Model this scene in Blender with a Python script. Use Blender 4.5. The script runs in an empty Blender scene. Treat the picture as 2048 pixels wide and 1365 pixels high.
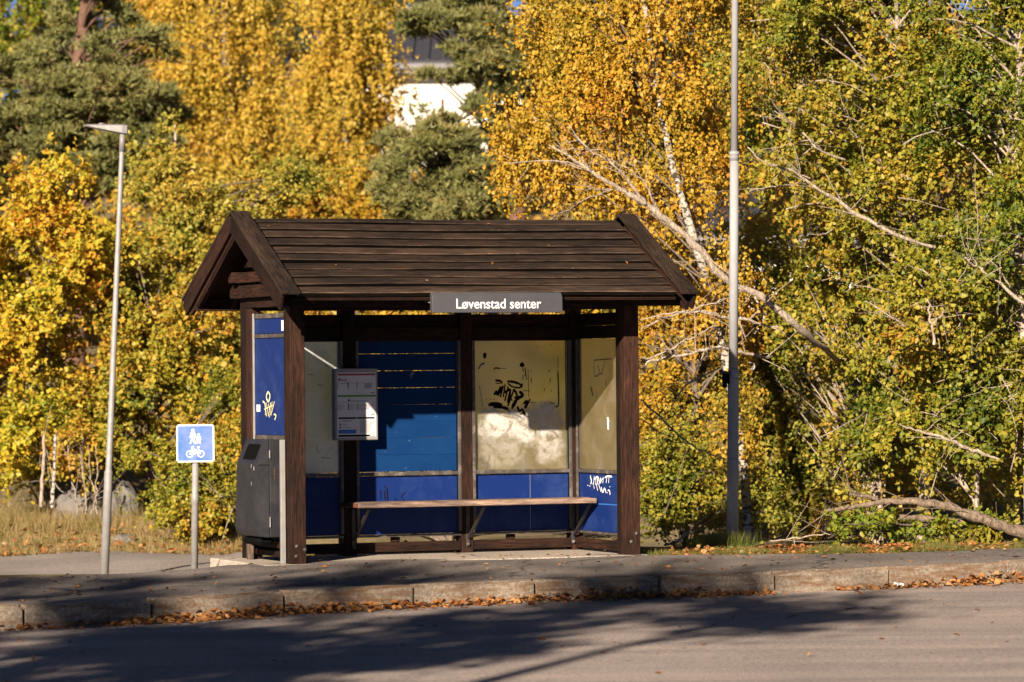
import bpy, bmesh, math, random
import numpy as np
from mathutils import Vector, Matrix
random.seed(7)
R = math.radians
sc = bpy.context.scene
COL = sc.collection

# ------------------------------------------------------------------ camera
FPX = 8000.0                       # focal length in pixels of a 2048 wide frame
PITCH = math.atan((740 - 682.5) / FPX)
ROLL = 0.0088
HC = 1.6403
fw0 = Vector((0, math.cos(PITCH), math.sin(PITCH)))
up0 = Vector((0, -math.sin(PITCH), math.cos(PITCH)))
rt0 = Vector((1, 0, 0))
RT = rt0 * math.cos(ROLL) - up0 * math.sin(ROLL)
UP = up0 * math.cos(ROLL) + rt0 * math.sin(ROLL)
cam = bpy.data.cameras.new('camera')
cam.sensor_width = 36.0
cam.lens = 36.0 * FPX / 2048
cam.clip_start = 0.5
cam.clip_end = 4000
cam.dof.use_dof = True
cam.dof.focus_distance = 34.4
cam.dof.aperture_fstop = 3.0
camo = bpy.data.objects.new('camera', cam)
COL.objects.link(camo)
camo.matrix_world = Matrix(((RT.x, UP.x, -fw0.x, 0), (RT.y, UP.y, -fw0.y, 0), (RT.z, UP.z, -fw0.z, HC), (0, 0, 0, 1)))
sc.camera = camo

# ------------------------------------------------------------------ light
YAW = R(22)
U = Vector((math.cos(YAW), math.sin(YAW), 0))
V = Vector((-math.sin(YAW), math.cos(YAW), 0))
P0 = Vector((-1.886, 34.0, 0.0))
sh = (-V - 0.885 * U).normalized()          # horizontal direction towards the sun
ELEV = R(22.3)
SUN = Vector((sh.x * math.cos(ELEV), sh.y * math.cos(ELEV), math.sin(ELEV)))
sl = bpy.data.lights.new('sun', 'SUN')
sl.energy = 5.0
sl.angle = R(0.55)
sl.color = (1.0, 0.86, 0.68)
so = bpy.data.objects.new('sun', sl)
COL.objects.link(so)
so.rotation_euler = SUN.to_track_quat('Z', 'Y').to_euler()
w = bpy.data.worlds.new('World')
sc.world = w
w.use_nodes = True
nt = w.node_tree
sky = nt.nodes.new('ShaderNodeTexSky')
sky.sky_type = 'NISHITA'
sky.sun_disc = False
sky.sun_elevation = ELEV
sky.sun_rotation = math.atan2(SUN.x, SUN.y)
sky.altitude = 300
sky.air_density = 0.18
sky.dust_density = 0.0
nt.links.new(sky.outputs[0], nt.nodes['Background'].inputs[0])
nt.nodes['Background'].inputs[1].default_value = 0.05
vs = sc.view_settings
vs.view_transform = 'Standard'
vs.look = 'None'
vs.exposure = 1.5
vs.gamma = 1.0
vs.use_curve_mapping = False
sc.cycles.max_bounces = 6
sc.cycles.diffuse_bounces = 2
sc.cycles.transmission_bounces = 4
sc.cycles.glossy_bounces = 2
sc.cycles.use_adaptive_sampling = True

def at(x, y, Z):
    d = fw0 * FPX + RT * (x - 1024) + UP * (682.5 - y)
    return Vector((0, 0, HC)) + d * (Z / d.y)

def to_uv(X, Y):
    dx, dy = X - P0.x, Y - P0.y
    return dx * U.x + dy * U.y, dx * V.x + dy * V.y

def from_uv(u, v):
    return P0.x + u * U.x + v * V.x, P0.y + u * U.y + v * V.y

# ------------------------------------------------------------------ materials
MATS = {}
def new_mat(name):
    m = bpy.data.materials.new(name)
    m.use_nodes = True
    n = m.node_tree.nodes
    return m, n, m.node_tree.links, n['Principled BSDF']

def ramp(n, stops, interp='LINEAR'):
    r = n.new('ShaderNodeValToRGB')
    e = r.color_ramp.elements
    while len(e) < len(stops):
        e.new(0.5)
    for el, (p, c) in zip(e, stops):
        el.position = p
        el.color = (c[0], c[1], c[2], 1)
    r.color_ramp.interpolation = interp
    return r

def coords(n, l, scale=(1, 1, 1), rand=True):
    tc = n.new('ShaderNodeTexCoord')
    mp = n.new('ShaderNodeMapping')
    mp.inputs['Scale'].default_value = scale
    if rand:
        oi = n.new('ShaderNodeObjectInfo')
        mul = n.new('ShaderNodeMath'); mul.operation = 'MULTIPLY'; mul.inputs[1].default_value = 37.0
        l.new(oi.outputs['Random'], mul.inputs[0])
        add = n.new('ShaderNodeVectorMath'); add.operation = 'ADD'
        l.new(tc.outputs['Object'], add.inputs[0])
        l.new(mul.outputs[0], add.inputs[1])
        l.new(add.outputs[0], mp.inputs[0])
    else:
        l.new(tc.outputs['Object'], mp.inputs[0])
    return mp

def noise(n, l, vec, scale, detail=4, rough=0.6, dist=0):
    t = n.new('ShaderNodeTexNoise')
    t.inputs['Scale'].default_value = scale
    t.inputs['Detail'].default_value = detail
    t.inputs['Roughness'].default_value = rough
    t.inputs['Distortion'].default_value = dist
    if vec is not None:
        l.new(vec, t.inputs['Vector'])
    return t

def mixc(n, l, fac, a, b, mode='MIX'):
    m = n.new('ShaderNodeMix')
    m.data_type = 'RGBA'; m.blend_type = mode
    for s, val in ((m.inputs[0], fac), (m.inputs[6], a), (m.inputs[7], b)):
        if isinstance(val, bpy.types.NodeSocket):
            l.new(val, s)
        elif isinstance(val, (int, float)):
            s.default_value = val
        else:
            s.default_value = (val[0], val[1], val[2], 1)
    return m.outputs[2]

def bump(n, l, height, p, strength, dist=0.01):
    b = n.new('ShaderNodeBump')
    b.inputs['Strength'].default_value = strength
    b.inputs['Distance'].default_value = dist
    l.new(height, b.inputs['Height'])
    l.new(b.outputs[0], p.inputs['Normal'])

def wood(name, dark, light, chip, rough=0.75, chipamt=0.625):
    m, n, l, p = new_mat(name)
    mp = coords(n, l, (1.6, 20, 20))
    g = noise(n, l, mp.outputs[0], 4.0, 6, 0.65, 0.4)
    r = ramp(n, [(0.36, dark), (0.64, light)])
    l.new(g.outputs[0], r.inputs[0])
    mp2 = coords(n, l, (2.5, 9, 9))
    g2 = noise(n, l, mp2.outputs[0], 6.0, 8, 0.75)
    r2 = ramp(n, [(chipamt, (0, 0, 0)), (chipamt + 0.09, (1, 1, 1))])
    l.new(g2.outputs[0], r2.inputs[0])
    mp3 = coords(n, l, (0.7, 2, 2))
    g3 = noise(n, l, mp3.outputs[0], 2.0, 3)
    r3 = ramp(n, [(0.34, (0.5, 0.52, 0.56)), (0.66, (1.45, 1.38, 1.3))])
    l.new(g3.outputs[0], r3.inputs[0])
    c = mixc(n, l, 1.0, r.outputs[0], r3.outputs[0], 'MULTIPLY')
    oi = n.new('ShaderNodeObjectInfo')
    mr = n.new('ShaderNodeMapRange'); mr.inputs[3].default_value = .6; mr.inputs[4].default_value = 1.4
    l.new(oi.outputs['Random'], mr.inputs[0])
    c = mixc(n, l, 1.0, c, mr.outputs[0], 'MULTIPLY')
    c = mixc(n, l, r2.outputs[0], c, chip)
    l.new(c, p.inputs['Base Color'])
    p.inputs['Roughness'].default_value = rough
    p.inputs['Specular IOR Level'].default_value = 0.15
    bump(n, l, g.outputs[0], p, 0.9, 0.008)
    MATS[name] = m

def paint(name, col, dirt, rough=0.4, dirtscale=3.0, lo=0.5, hi=0.75, spec=0.5, metal=0.0, speck=None):
    m, n, l, p = new_mat(name)
    mp = coords(n, l)
    g = noise(n, l, mp.outputs[0], dirtscale, 6, 0.7, 0.3)
    r = ramp(n, [(lo, (0, 0, 0)), (hi, (1, 1, 1))])
    l.new(g.outputs[0], r.inputs[0])
    c = mixc(n, l, r.outputs[0], col, dirt)
    if speck:
        g2 = noise(n, l, mp.outputs[0], 42, 3, 0.6)
        r2 = ramp(n, [(0.70, (0, 0, 0)), (0.74, (1, 1, 1))])
        l.new(g2.outputs[0], r2.inputs[0])
        c = mixc(n, l, r2.outputs[0], c, speck)
    l.new(c, p.inputs['Base Color'])
    rr = n.new('ShaderNodeMapRange')
    rr.inputs[3].default_value = rough * 0.8; rr.inputs[4].default_value = min(1, rough * 1.4)
    l.new(g.outputs[0], rr.inputs[0])
    l.new(rr.outputs[0], p.inputs['Roughness'])
    p.inputs['Specular IOR Level'].default_value = spec
    p.inputs['Metallic'].default_value = metal
    bump(n, l, g.outputs[0], p, 0.06, 0.01)
    MATS[name] = m

wood('post_wood', (0.005, 0.0024, 0.0018), (0.033, 0.0135, 0.0078), (0.10, 0.058, 0.04), chipamt=0.70)
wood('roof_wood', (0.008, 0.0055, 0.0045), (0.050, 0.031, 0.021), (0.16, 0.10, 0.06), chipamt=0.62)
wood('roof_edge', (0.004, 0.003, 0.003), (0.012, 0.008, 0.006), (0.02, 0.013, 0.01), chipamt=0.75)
wood('roof_lip_highlight', (0.014, 0.009, 0.007), (0.075, 0.048, 0.033), (0.16, 0.10, 0.065), chipamt=0.6)  # lighter lip colour: warm highlight painted along the worn plank edges
wood('bench_wood', (0.07, 0.045, 0.034), (0.20, 0.145, 0.115), (0.26, 0.2, 0.16), chipamt=0.66)
wood('old_wood', (0.20, 0.145, 0.10), (0.40, 0.31, 0.23), (0.45, 0.36, 0.28))
paint('blue_panel', (0.005, 0.018, 0.10), (0.018, 0.036, 0.13), 0.45, 2.4, 0.48, 0.7, 0.14, speck=(.05, .07, .14))
paint('blue_plank', (0.0015, 0.022, 0.085), (0.003, 0.030, 0.105), 0.6, 2.5, 0.4, 0.8, 0.10, speck=(0.12, 0.15, 0.2))
paint('rail_metal', (0.05, 0.043, 0.038), (0.16, 0.135, 0.12), 0.45, 9.0, 0.5, 0.7, 0.4)
paint('dark_metal', (0.02, 0.018, 0.018), (0.06, 0.045, 0.04), 0.5, 9.0)
paint('bin_paint', (0.013, 0.013, 0.016), (0.028, 0.026, 0.028), 0.45, 5.0, 0.45, 0.8, 0.45, speck=None)
paint('galvanised', (0.24, 0.23, 0.225), (0.16, 0.152, 0.148), 0.5, 8.0, 0.35, 0.7, 0.5, 0.1)
paint('pole_grey', (0.25, 0.248, 0.258), (0.20, 0.195, 0.20), 0.6, 6.0, 0.4, 0.8, 0.3, 0.0)
paint('lamp_grey', (0.15, 0.14, 0.14), (0.10, 0.095, 0.095), 0.5, 6.0)
paint('black', (0.003, 0.003, 0.003), (0.005, 0.005, 0.005), 0.9, spec=0.05)
paint('rust', (0.10, 0.03, 0.012), (0.14, 0.06, 0.03), 0.8)
paint('stain', (0.012, 0.007, 0.014), (0.02, 0.012, 0.02), 0.8, spec=0.1)
paint('sign_grey', (0.045, 0.044, 0.05), (0.062, 0.060, 0.064), 0.4, 2.0, 0.4, 0.8, 0.5)
paint('white_print', (0.82, 0.80, 0.78), (0.72, 0.70, 0.68), 0.5, 4.0)
paint('paper', (0.55, 0.53, 0.54), (0.45, 0.43, 0.43), 0.35, 4.0, 0.4, 0.8, 0.5)
paint('case_grey', (0.22, 0.215, 0.215), (0.16, 0.155, 0.155), 0.4, 5.0)
paint('ink', (0.006, 0.005, 0.006), (0.012, 0.01, 0.012), 0.8, spec=.05)
paint('ink_soft', (0.10, 0.10, 0.11), (0.2, 0.19, 0.19), 0.6, 12)
paint('print_grey', (0.17, 0.165, 0.18), (0.24, 0.235, 0.245), 0.5)
paint('print_red', (0.30, 0.02, 0.025), (0.33, 0.03, 0.03), 0.5)
paint('print_green', (0.07, 0.22, 0.025), (0.08, 0.24, 0.03), 0.5)
paint('print_blue', (0.02, 0.10, 0.36), (0.025, 0.12, 0.38), 0.5)
paint('sign_blue', (0.03, 0.10, 0.31), (0.11, 0.16, 0.37), 0.35, 2.2, 0.42, 0.62)
paint('spray_white', (0.78, 0.77, 0.74), (0.62, 0.61, 0.58), 0.6, 14)
paint('spray_yellow', (0.70, 0.62, 0.30), (0.75, 0.72, 0.55), 0.6, 14)
paint('house_white', (0.56, 0.52, 0.49), (0.50, 0.46, 0.42), 0.7)
paint('house_roof', (0.035, 0.033, 0.040), (0.05, 0.045, 0.05), 0.5)
paint('gutter', (0.12, 0.115, 0.12), (0.16, 0.15, 0.155), 0.5)

def pane_mat(name, base, grime, smear=None, tint=(.84, .90, 1.0), trans=0.76):
    """scratched acrylic glazing, filmed over; object space: x along, y up (metres)"""
    m, n, l, p = new_mat(name)
    tc = n.new('ShaderNodeTexCoord')
    g = noise(n, l, tc.outputs['Object'], 3.5, 8, 0.72, 0.6)
    r = ramp(n, [(0.36, (base[0] * .62, base[1] * .62, base[2] * .66)), (0.48, base), (0.62, grime)])
    l.new(g.outputs[0], r.inputs[0])
    c = r.outputs[0]
    mp = n.new('ShaderNodeMapping'); mp.inputs['Scale'].default_value = (9, 1.6, 1)
    l.new(tc.outputs['Object'], mp.inputs[0])
    g2 = noise(n, l, mp.outputs[0], 5, 6, 0.75)
    r2 = ramp(n, [(0.58, (0, 0, 0)), (0.74, (0.8, 0.8, 0.8))])
    l.new(g2.outputs[0], r2.inputs[0])
    c = mixc(n, l, r2.outputs[0], c, (0.13, 0.12, 0.11))
    if smear:
        sep = n.new('ShaderNodeSeparateXYZ')
        gw = noise(n, l, tc.outputs['Object'], 4.0, 5, 0.7)
        off = n.new('ShaderNodeVectorMath'); off.operation = 'MULTIPLY_ADD'
        l.new(gw.outputs[1], off.inputs[0])
        off.inputs[1].default_value = (0.34, 0.50, 0)
        l.new(tc.outputs['Object'], off.inputs[2])
        sub = n.new('ShaderNodeVectorMath'); sub.operation = 'SUBTRACT'
        l.new(off.outputs[0], sub.inputs[0]); sub.inputs[1].default_value = (0.17, 0.25, 0)
        l.new(sub.outputs[0], sep.inputs[0])
        total = None
        for (x0, x1, y0, y1, slope, amt) in smear:
            def edge(sock, a, b, inv):
                mr = n.new('ShaderNodeMapRange'); mr.interpolation_type = 'SMOOTHSTEP'
                mr.inputs[1].default_value = a; mr.inputs[2].default_value = b
                mr.inputs[3].default_value = 1.0 if inv else 0.0
                mr.inputs[4].default_value = 0.0 if inv else 1.0
                l.new(sock, mr.inputs[0]); return mr.outputs[0]
            ys = n.new('ShaderNodeMath'); ys.operation = 'MULTIPLY_ADD'
            l.new(sep.outputs[0], ys.inputs[0]); ys.inputs[1].default_value = -slope
            l.new(sep.outputs[1], ys.inputs[2])
            e = [edge(sep.outputs[0], x0 - 0.05, x0 + 0.05, False), edge(sep.outputs[0], x1 - 0.05, x1 + 0.05, True),
                 edge(ys.outputs[0], y0 - 0.08, y0 + 0.08, False), edge(ys.outputs[0], y1 - 0.06, y1 + 0.06, True)]
            f = e[0]
            for q in e[1:]:
                mu = n.new('ShaderNodeMath'); mu.operation = 'MULTIPLY'
                l.new(f, mu.inputs[0]); l.new(q, mu.inputs[1]); f = mu.outputs[0]
            mu = n.new('ShaderNodeMath'); mu.operation = 'MULTIPLY'
            l.new(f, mu.inputs[0]); mu.inputs[1].default_value = amt; f = mu.outputs[0]
            if total is None: total = f
            else:
                mx = n.new('ShaderNodeMath'); mx.operation = 'MAXIMUM'
                l.new(total, mx.inputs[0]); l.new(f, mx.inputs[1]); total = mx.outputs[0]
        g4 = noise(n, l, tc.outputs['Object'], 7, 8, 0.8, 1.2)
        r4 = ramp(n, [(0.36, (0.05, 0.05, 0.05)), (0.50, (.75, .75, .75)), (.62, (1, 1, 1))])
        l.new(g4.outputs[0], r4.inputs[0])
        mm = n.new('ShaderNodeMath'); mm.operation = 'MULTIPLY'
        l.new(total, mm.inputs[0]); l.new(r4.outputs[0], mm.inputs[1])
        c = mixc(n, l, mm.outputs[0], c, (0.46, 0.43, 0.41))
    l.new(c, p.inputs['Base Color'])
    p.inputs['Roughness'].default_value = 0.35
    p.inputs['Specular IOR Level'].default_value = 0.4
    tr = n.new('ShaderNodeBsdfRefraction')
    tr.inputs['Roughness'].default_value = 0.42
    tr.inputs['IOR'].default_value = 1.06
    tc_ = mixc(n, l, 0.85, c, tint)
    l.new(tc_, tr.inputs[0])
    ms = n.new('ShaderNodeMixShader'); ms.inputs[0].default_value = trans
    if smear:
        inv = n.new('ShaderNodeMath'); inv.operation = 'MULTIPLY_ADD'; inv.inputs[1].default_value = -trans; inv.inputs[2].default_value = trans
        l.new(mm.outputs[0], inv.inputs[0]); l.new(inv.outputs[0], ms.inputs[0])
    out = n['Material Output']
    l.new(p.outputs[0], ms.inputs[1]); l.new(tr.outputs[0], ms.inputs[2]); l.new(ms.outputs[0], out.inputs[0])
    MATS[name] = m

pane_mat('pane_amber', (0.33, 0.29, 0.18), (0.36, 0.34, 0.30),
         smear=[(0.07, 0.86, 0.27, 0.60, -0.06, 1.0), (0.07, 0.45, 0.02, 0.30, 0.0, 0.5), (0.60, 0.86, 0.12, 0.35, 0.0, 0.8)])
pane_mat('pane_grey', (0.74, 0.73, 0.73), (0.60, 0.59, 0.59), tint=(.55, .72, 1.0), trans=.6)
pane_mat('pane_tan', (0.33, 0.265, 0.15), (0.42, 0.37, 0.31))

def leafmat(name, cols, trans=0.35, scale=0.9, gloss=0.25):
    m, n, l, p = new_mat(name)
    geo = n.new('ShaderNodeNewGeometry')
    tc = n.new('ShaderNodeTexCoord')
    g = noise(n, l, tc.outputs['Object'], scale, 3, 0.6)
    a = n.new('ShaderNodeMath'); a.operation = 'MULTIPLY'; a.inputs[1].default_value = 0.62
    l.new(geo.outputs['Random Per Island'], a.inputs[0])
    b = n.new('ShaderNodeMath'); b.operation = 'MULTIPLY_ADD'; b.inputs[1].default_value = 1.9; b.inputs[2].default_value = -0.76
    l.new(g.outputs[0], b.inputs[0])
    ad = n.new('ShaderNodeMath'); ad.operation = 'ADD'; ad.use_clamp = True
    l.new(a.outputs[0], ad.inputs[0]); l.new(b.outputs[0], ad.inputs[1])
    k = len(cols)
    r = ramp(n, [(i / (k - 1), (c[0] * .62, c[1] * .61, c[2] * .64)) for i, c in enumerate(cols)])
    l.new(ad.outputs[0], r.inputs[0])
    l.new(r.outputs[0], p.inputs['Base Color'])
    p.inputs['Roughness'].default_value = 0.5
    p.inputs['Specular IOR Level'].default_value = gloss
    tr = n.new('ShaderNodeBsdfTranslucent')
    l.new(r.outputs[0], tr.inputs[0])
    ms = n.new('ShaderNodeMixShader'); ms.inputs[0].default_value = trans
    l.new(p.outputs[0], ms.inputs[1]); l.new(tr.outputs[0], ms.inputs[2])
    l.new(ms.outputs[0], n['Material Output'].inputs[0])
    MATS[name] = m

leafmat('leaf_gold', [(0.26, 0.23, 0.025), (0.54, 0.36, 0.035), (0.7, 0.45, 0.045), (0.68, 0.37, 0.03), (0.48, 0.2, 0.02)])
leafmat('leaf_birch_far', [(0.3, 0.27, 0.035), (0.58, 0.42, 0.05), (0.74, 0.52, 0.065), (0.72, 0.44, 0.05), (0.54, 0.27, 0.035)])
leafmat('leaf_maple', [(0.28, 0.33, 0.03), (0.56, 0.5, 0.045), (0.76, 0.56, 0.045), (0.8, 0.46, 0.04), (0.72, 0.22, 0.03)])
leafmat('leaf_olive', [(0.15, 0.19, 0.025), (0.36, 0.36, 0.05), (0.55, 0.47, 0.075), (0.62, 0.44, 0.06), (0.6, 0.36, 0.05)])
leafmat('leaf_willow', [(0.08, 0.13, 0.015), (0.22, 0.25, 0.025), (0.4, 0.37, 0.04), (0.54, 0.41, 0.045), (0.56, 0.28, 0.035)])
leafmat('leaf_green', [(0.04, 0.085, 0.012), (0.11, 0.17, 0.018), (0.23, 0.27, 0.025), (0.4, 0.36, 0.035), (0.52, 0.34, 0.04)])
leafmat('leaf_bramble', [(0.11, 0.17, 0.016), (0.21, 0.28, 0.025), (0.32, 0.34, 0.03), (0.40, 0.34, 0.035), (0.42, 0.28, 0.035)])
leafmat('leaf_mixed', [(0.22, 0.24, 0.03), (0.46, 0.37, 0.04), (0.62, 0.40, 0.04), (0.64, 0.32, 0.03), (0.42, 0.18, 0.025)])
leafmat('leaf_hedge', [(0.14, 0.19, 0.022), (0.38, 0.36, 0.04), (0.6, 0.46, 0.05), (0.68, 0.39, 0.04), (0.54, 0.22, 0.03)])
leafmat('leaf_dead', [(0.12, 0.05, 0.022), (0.30, 0.115, 0.035), (0.50, 0.20, 0.055), (0.60, 0.31, 0.10), (0.42, 0.27, 0.14)], 0.15, 3.0)
leafmat('needles', [(0.10, 0.12, 0.04), (0.19, 0.20, 0.06), (0.27, 0.275, 0.085), (0.34, 0.32, 0.10), (0.36, 0.27, 0.09)], 0.2, 1.2)
leafmat('needles_dark', [(0.06, 0.08, 0.04), (0.10, 0.12, 0.05), (0.14, 0.15, 0.07), (0.16, 0.15, 0.07)], 0.15, 1.0)
leafmat('grass', [(0.06, 0.10, 0.012), (0.11, 0.15, 0.02), (0.20, 0.19, 0.035), (0.34, 0.26, 0.09)], 0.3, 2.5)
leafmat('grass_dry', [(0.16, 0.16, 0.03), (0.34, 0.26, 0.08), (0.46, 0.33, 0.14), (0.50, 0.34, 0.16)], 0.3, 1.2)

def barkmat(name, a, b, spots=None):
    m, n, l, p = new_mat(name)
    mp = coords(n, l, (9, 9, 3))
    g = noise(n, l, mp.outputs[0], 4, 6, 0.7, 0.5)
    r = ramp(n, [(0.35, a), (0.65, b)])
    l.new(g.outputs[0], r.inputs[0])
    c = r.outputs[0]
    if spots:
        mp2 = coords(n, l, (5, 5, 11))
        g2 = noise(n, l, mp2.outputs[0], 3.0, 4, 0.6)
        r2 = ramp(n, [(0.50, (0, 0, 0)), (0.57, (1, 1, 1))])
        l.new(g2.outputs[0], r2.inputs[0])
        c = mixc(n, l, r2.outputs[0], c, spots)
    l.new(c, p.inputs['Base Color'])
    p.inputs['Roughness'].default_value = 0.85
    bump(n, l, g.outputs[0], p, 1.0, 0.03)
    MATS[name] = m
barkmat('bark_brown', (0.07, 0.05, 0.038), (0.20, 0.15, 0.11))
barkmat('bark_grey', (0.15, 0.112, 0.08), (0.48, 0.385, 0.30))
barkmat('bark_birch', (0.28, 0.24, 0.20), (0.46, 0.41, 0.35), (0.03, 0.025, 0.02))
barkmat('bark_log', (0.05, 0.034, 0.022), (0.25, 0.18, 0.125))
barkmat('bark_pine', (0.06, 0.035, 0.025), (0.18, 0.09, 0.055))

def asphalt(name, a, b, crack=True, light=None, streak=False):
    m, n, l, p = new_mat(name)
    tc = n.new('ShaderNodeTexCoord')
    fine = noise(n, l, tc.outputs['Object'], 48, 4, 0.75)
    big = noise(n, l, tc.outputs['Object'], 0.8, 5, 0.6, 0.4)
    r = ramp(n, [(0.3, a), (0.7, b)])
    l.new(big.outputs[0], r.inputs[0])
    r2 = ramp(n, [(0.32, (0.4, 0.4, 0.42)), (0.5, (1, 1, 1)), (0.68, (1.75, 1.7, 1.64))])
    l.new(fine.outputs[0], r2.inputs[0])
    c = mixc(n, l, 1.0, r.outputs[0], r2.outputs[0], 'MULTIPLY')
    if streak:
        mps = n.new('ShaderNodeMapping'); mps.inputs['Rotation'].default_value = (0, 0, -YAW); mps.inputs['Scale'].default_value = (.10, 1.1, 1)
        l.new(tc.outputs['Object'], mps.inputs[0])
        sn = noise(n, l, mps.outputs[0], 1.3, 4, .65)
        rs = ramp(n, [(.32, (.74, .75, .78)), (.5, (1, 1, 1)), (.68, (1.18, 1.15, 1.12))])
        l.new(sn.outputs[0], rs.inputs[0])
        c = mixc(n, l, 1.0, c, rs.outputs[0], 'MULTIPLY')
        sp = noise(n, l, tc.outputs['Object'], 2.2, 6, .75)
        rp_ = ramp(n, [(.60, (0, 0, 0)), (.72, (.55, .55, .55))])
        l.new(sp.outputs[0], rp_.inputs[0])
        c = mixc(n, l, rp_.outputs[0], c, (.11, .095, .09))
    if light:
        st = noise(n, l, tc.outputs['Object'], 26, 2, 0.5)
        r3 = ramp(n, [(0.66, (0, 0, 0)), (0.72, (1, 1, 1))])
        l.new(st.outputs[0], r3.inputs[0])
        c = mixc(n, l, r3.outputs[0], c, light)
    if crack:
        vo = n.new('ShaderNodeTexVoronoi'); vo.feature = 'DISTANCE_TO_EDGE'
        wob = noise(n, l, tc.outputs['Object'], 2.5, 4)
        ad = n.new('ShaderNodeVectorMath'); ad.operation = 'MULTIPLY_ADD'
        l.new(wob.outputs[1], ad.inputs[0]); ad.inputs[1].default_value = (0.5, 0.5, 0); l.new(tc.outputs['Object'], ad.inputs[2])
        l.new(ad.outputs[0], vo.inputs['Vector']); vo.inputs['Scale'].default_value = 0.33
        r4 = ramp(n, [(0.0, (1, 1, 1)), (0.008, (0, 0, 0))])
        l.new(vo.outputs['Distance'], r4.inputs[0])
        c = mixc(n, l, r4.outputs[0], c, (0.03, 0.026, 0.024))
    l.new(c, p.inputs['Base Color'])
    p.inputs['Roughness'].default_value = 0.85
    p.inputs['Specular IOR Level'].default_value = 0.3
    bump(n, l, fine.outputs[0], p, 0.6, 0.008)
    MATS[name] = m
asphalt('asphalt_road', (0.215, 0.178, 0.162), (0.285, 0.236, 0.213), False, streak=True)
asphalt('asphalt_walk', (0.075, 0.066, 0.062), (0.19, 0.158, 0.14), True, light=(0.26, 0.22, 0.2))
asphalt('asphalt_path', (0.17, 0.145, 0.135), (0.25, 0.215, 0.195), False)
asphalt('concrete', (0.26, 0.22, 0.18), (0.38, 0.32, 0.27), True)

def kerbmat():
    m, n, l, p = new_mat('granite')
    mp = coords(n, l)
    f = noise(n, l, mp.outputs[0], 38, 6, 0.8)
    r = ramp(n, [(0.35, (0.10, 0.08, 0.06)), (0.62, (0.33, 0.265, 0.20))])
    l.new(f.outputs[0], r.inputs[0])
    mp2 = coords(n, l, (1.0, 3, 7))
    g = noise(n, l, mp2.outputs[0], 3.2, 6, 0.7, 0.6)
    r2 = ramp(n, [(0.44, (0, 0, 0)), (0.62, (0.85, 0.85, 0.85))])
    l.new(g.outputs[0], r2.inputs[0])
    c = mixc(n, l, r2.outputs[0], r.outputs[0], (0.13, 0.06, 0.022))
    l.new(c, p.inputs['Base Color'])
    p.inputs['Roughness'].default_value = 0.85
    bump(n, l, f.outputs[0], p, 0.8, 0.01)
    MATS['granite'] = m
kerbmat()

def soilmat():
    m, n, l, p = new_mat('soil')
    tc = n.new('ShaderNodeTexCoord')
    g = noise(n, l, tc.outputs['Object'], 0.9, 6, 0.7)
    r = ramp(n, [(0.3, (0.075, 0.055, 0.030)), (0.5, (0.14, 0.11, 0.045)), (0.7, (0.22, 0.165, 0.085))])
    l.new(g.outputs[0], r.inputs[0])
    f = noise(n, l, tc.outputs['Object'], 22, 5, 0.7)
    r2 = ramp(n, [(0.3, (0.5, 0.5, 0.5)), (0.7, (1.5, 1.4, 1.3))])
    l.new(f.outputs[0], r2.inputs[0])
    c = mixc(n, l, 1.0, r.outputs[0], r2.outputs[0], 'MULTIPLY')
    l.new(c, p.inputs['Base Color'])
    p.inputs['Roughness'].default_value = 0.95
    bump(n, l, f.outputs[0], p, 0.8, 0.03)
    MATS['soil'] = m
soilmat()
paint('rock', (0.10, 0.09, 0.085), (0.16, 0.145, 0.135), 0.85, 5.0, 0.4, 0.7, 0.2)

# ------------------------------------------------------------------ builders
def tag(o, label=None, cat=None, group=None, kind=None):
    if label: o['label'] = label
    if cat: o['category'] = cat
    if group: o['group'] = group
    if kind: o['kind'] = kind
    return o

def link(name, me, mat, parent=None, mw=None):
    o = bpy.data.objects.new(name, me)
    if name in ('graffiti_tag', 'scuff', 'faded_scribble', 'text_line', 'column_rule', 'paint_blot', 'chalk_mark', 'bird_dropping'): o['kind'] = 'stuff'
    if mat and me is not None and not me.materials:
        me.materials.append(MATS[mat])
    COL.objects.link(o)
    if parent: o.parent = parent
    if mw is not None: o.matrix_local = mw
    return o

def empty(name, loc=(0, 0, 0), rz=0):
    o = bpy.data.objects.new(name, None)
    o.empty_display_size = 0.2
    COL.objects.link(o)
    o.location = loc
    o.rotation_euler = (0, 0, rz)
    return o

def box_mesh(sx, sy, sz, bev=0.004, seg=1, warp=0.0, name='box'):
    bm = bmesh.new()
    bmesh.ops.create_cube(bm, size=1.0)
    for v in bm.verts:
        v.co.x *= sx; v.co.y *= sy; v.co.z *= sz
    if warp:
        for v in bm.verts:
            v.co += Vector((0, random.uniform(-warp, warp), random.uniform(-warp, warp)))
    if bev:
        bmesh.ops.bevel(bm, geom=bm.edges[:], offset=min(bev, 0.45 * min(sx, sy, sz)), segments=seg, affect='EDGES', profile=0.6)
    me = bpy.data.meshes.new(name)
    bm.to_mesh(me); bm.free()
    return me

def slab(name, mat, parent, u0, u1, v0, v1, z0, z1, axis='z', bev=0.004, warp=0.0):
    """box between bounds in the parent's frame; its local X runs along `axis` so that grain follows the length"""
    c = Vector(((u0 + u1) / 2, (v0 + v1) / 2, (z0 + z1) / 2))
    du, dv, dz = u1 - u0, v1 - v0, z1 - z0
    if axis == 'x':
        me = box_mesh(du, dv, dz, bev, warp=warp); rot = Matrix.Identity(3)
    elif axis == 'y':
        me = box_mesh(dv, du, dz, bev, warp=warp); rot = Matrix.Rotation(R(90), 3, 'Z')
    else:
        me = box_mesh(dz, dv, du, bev, warp=warp); rot = Matrix.Rotation(R(-90), 3, 'Y')
    return link(name, me, mat, parent, Matrix.Translation(c) @ rot.to_4x4())

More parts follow.
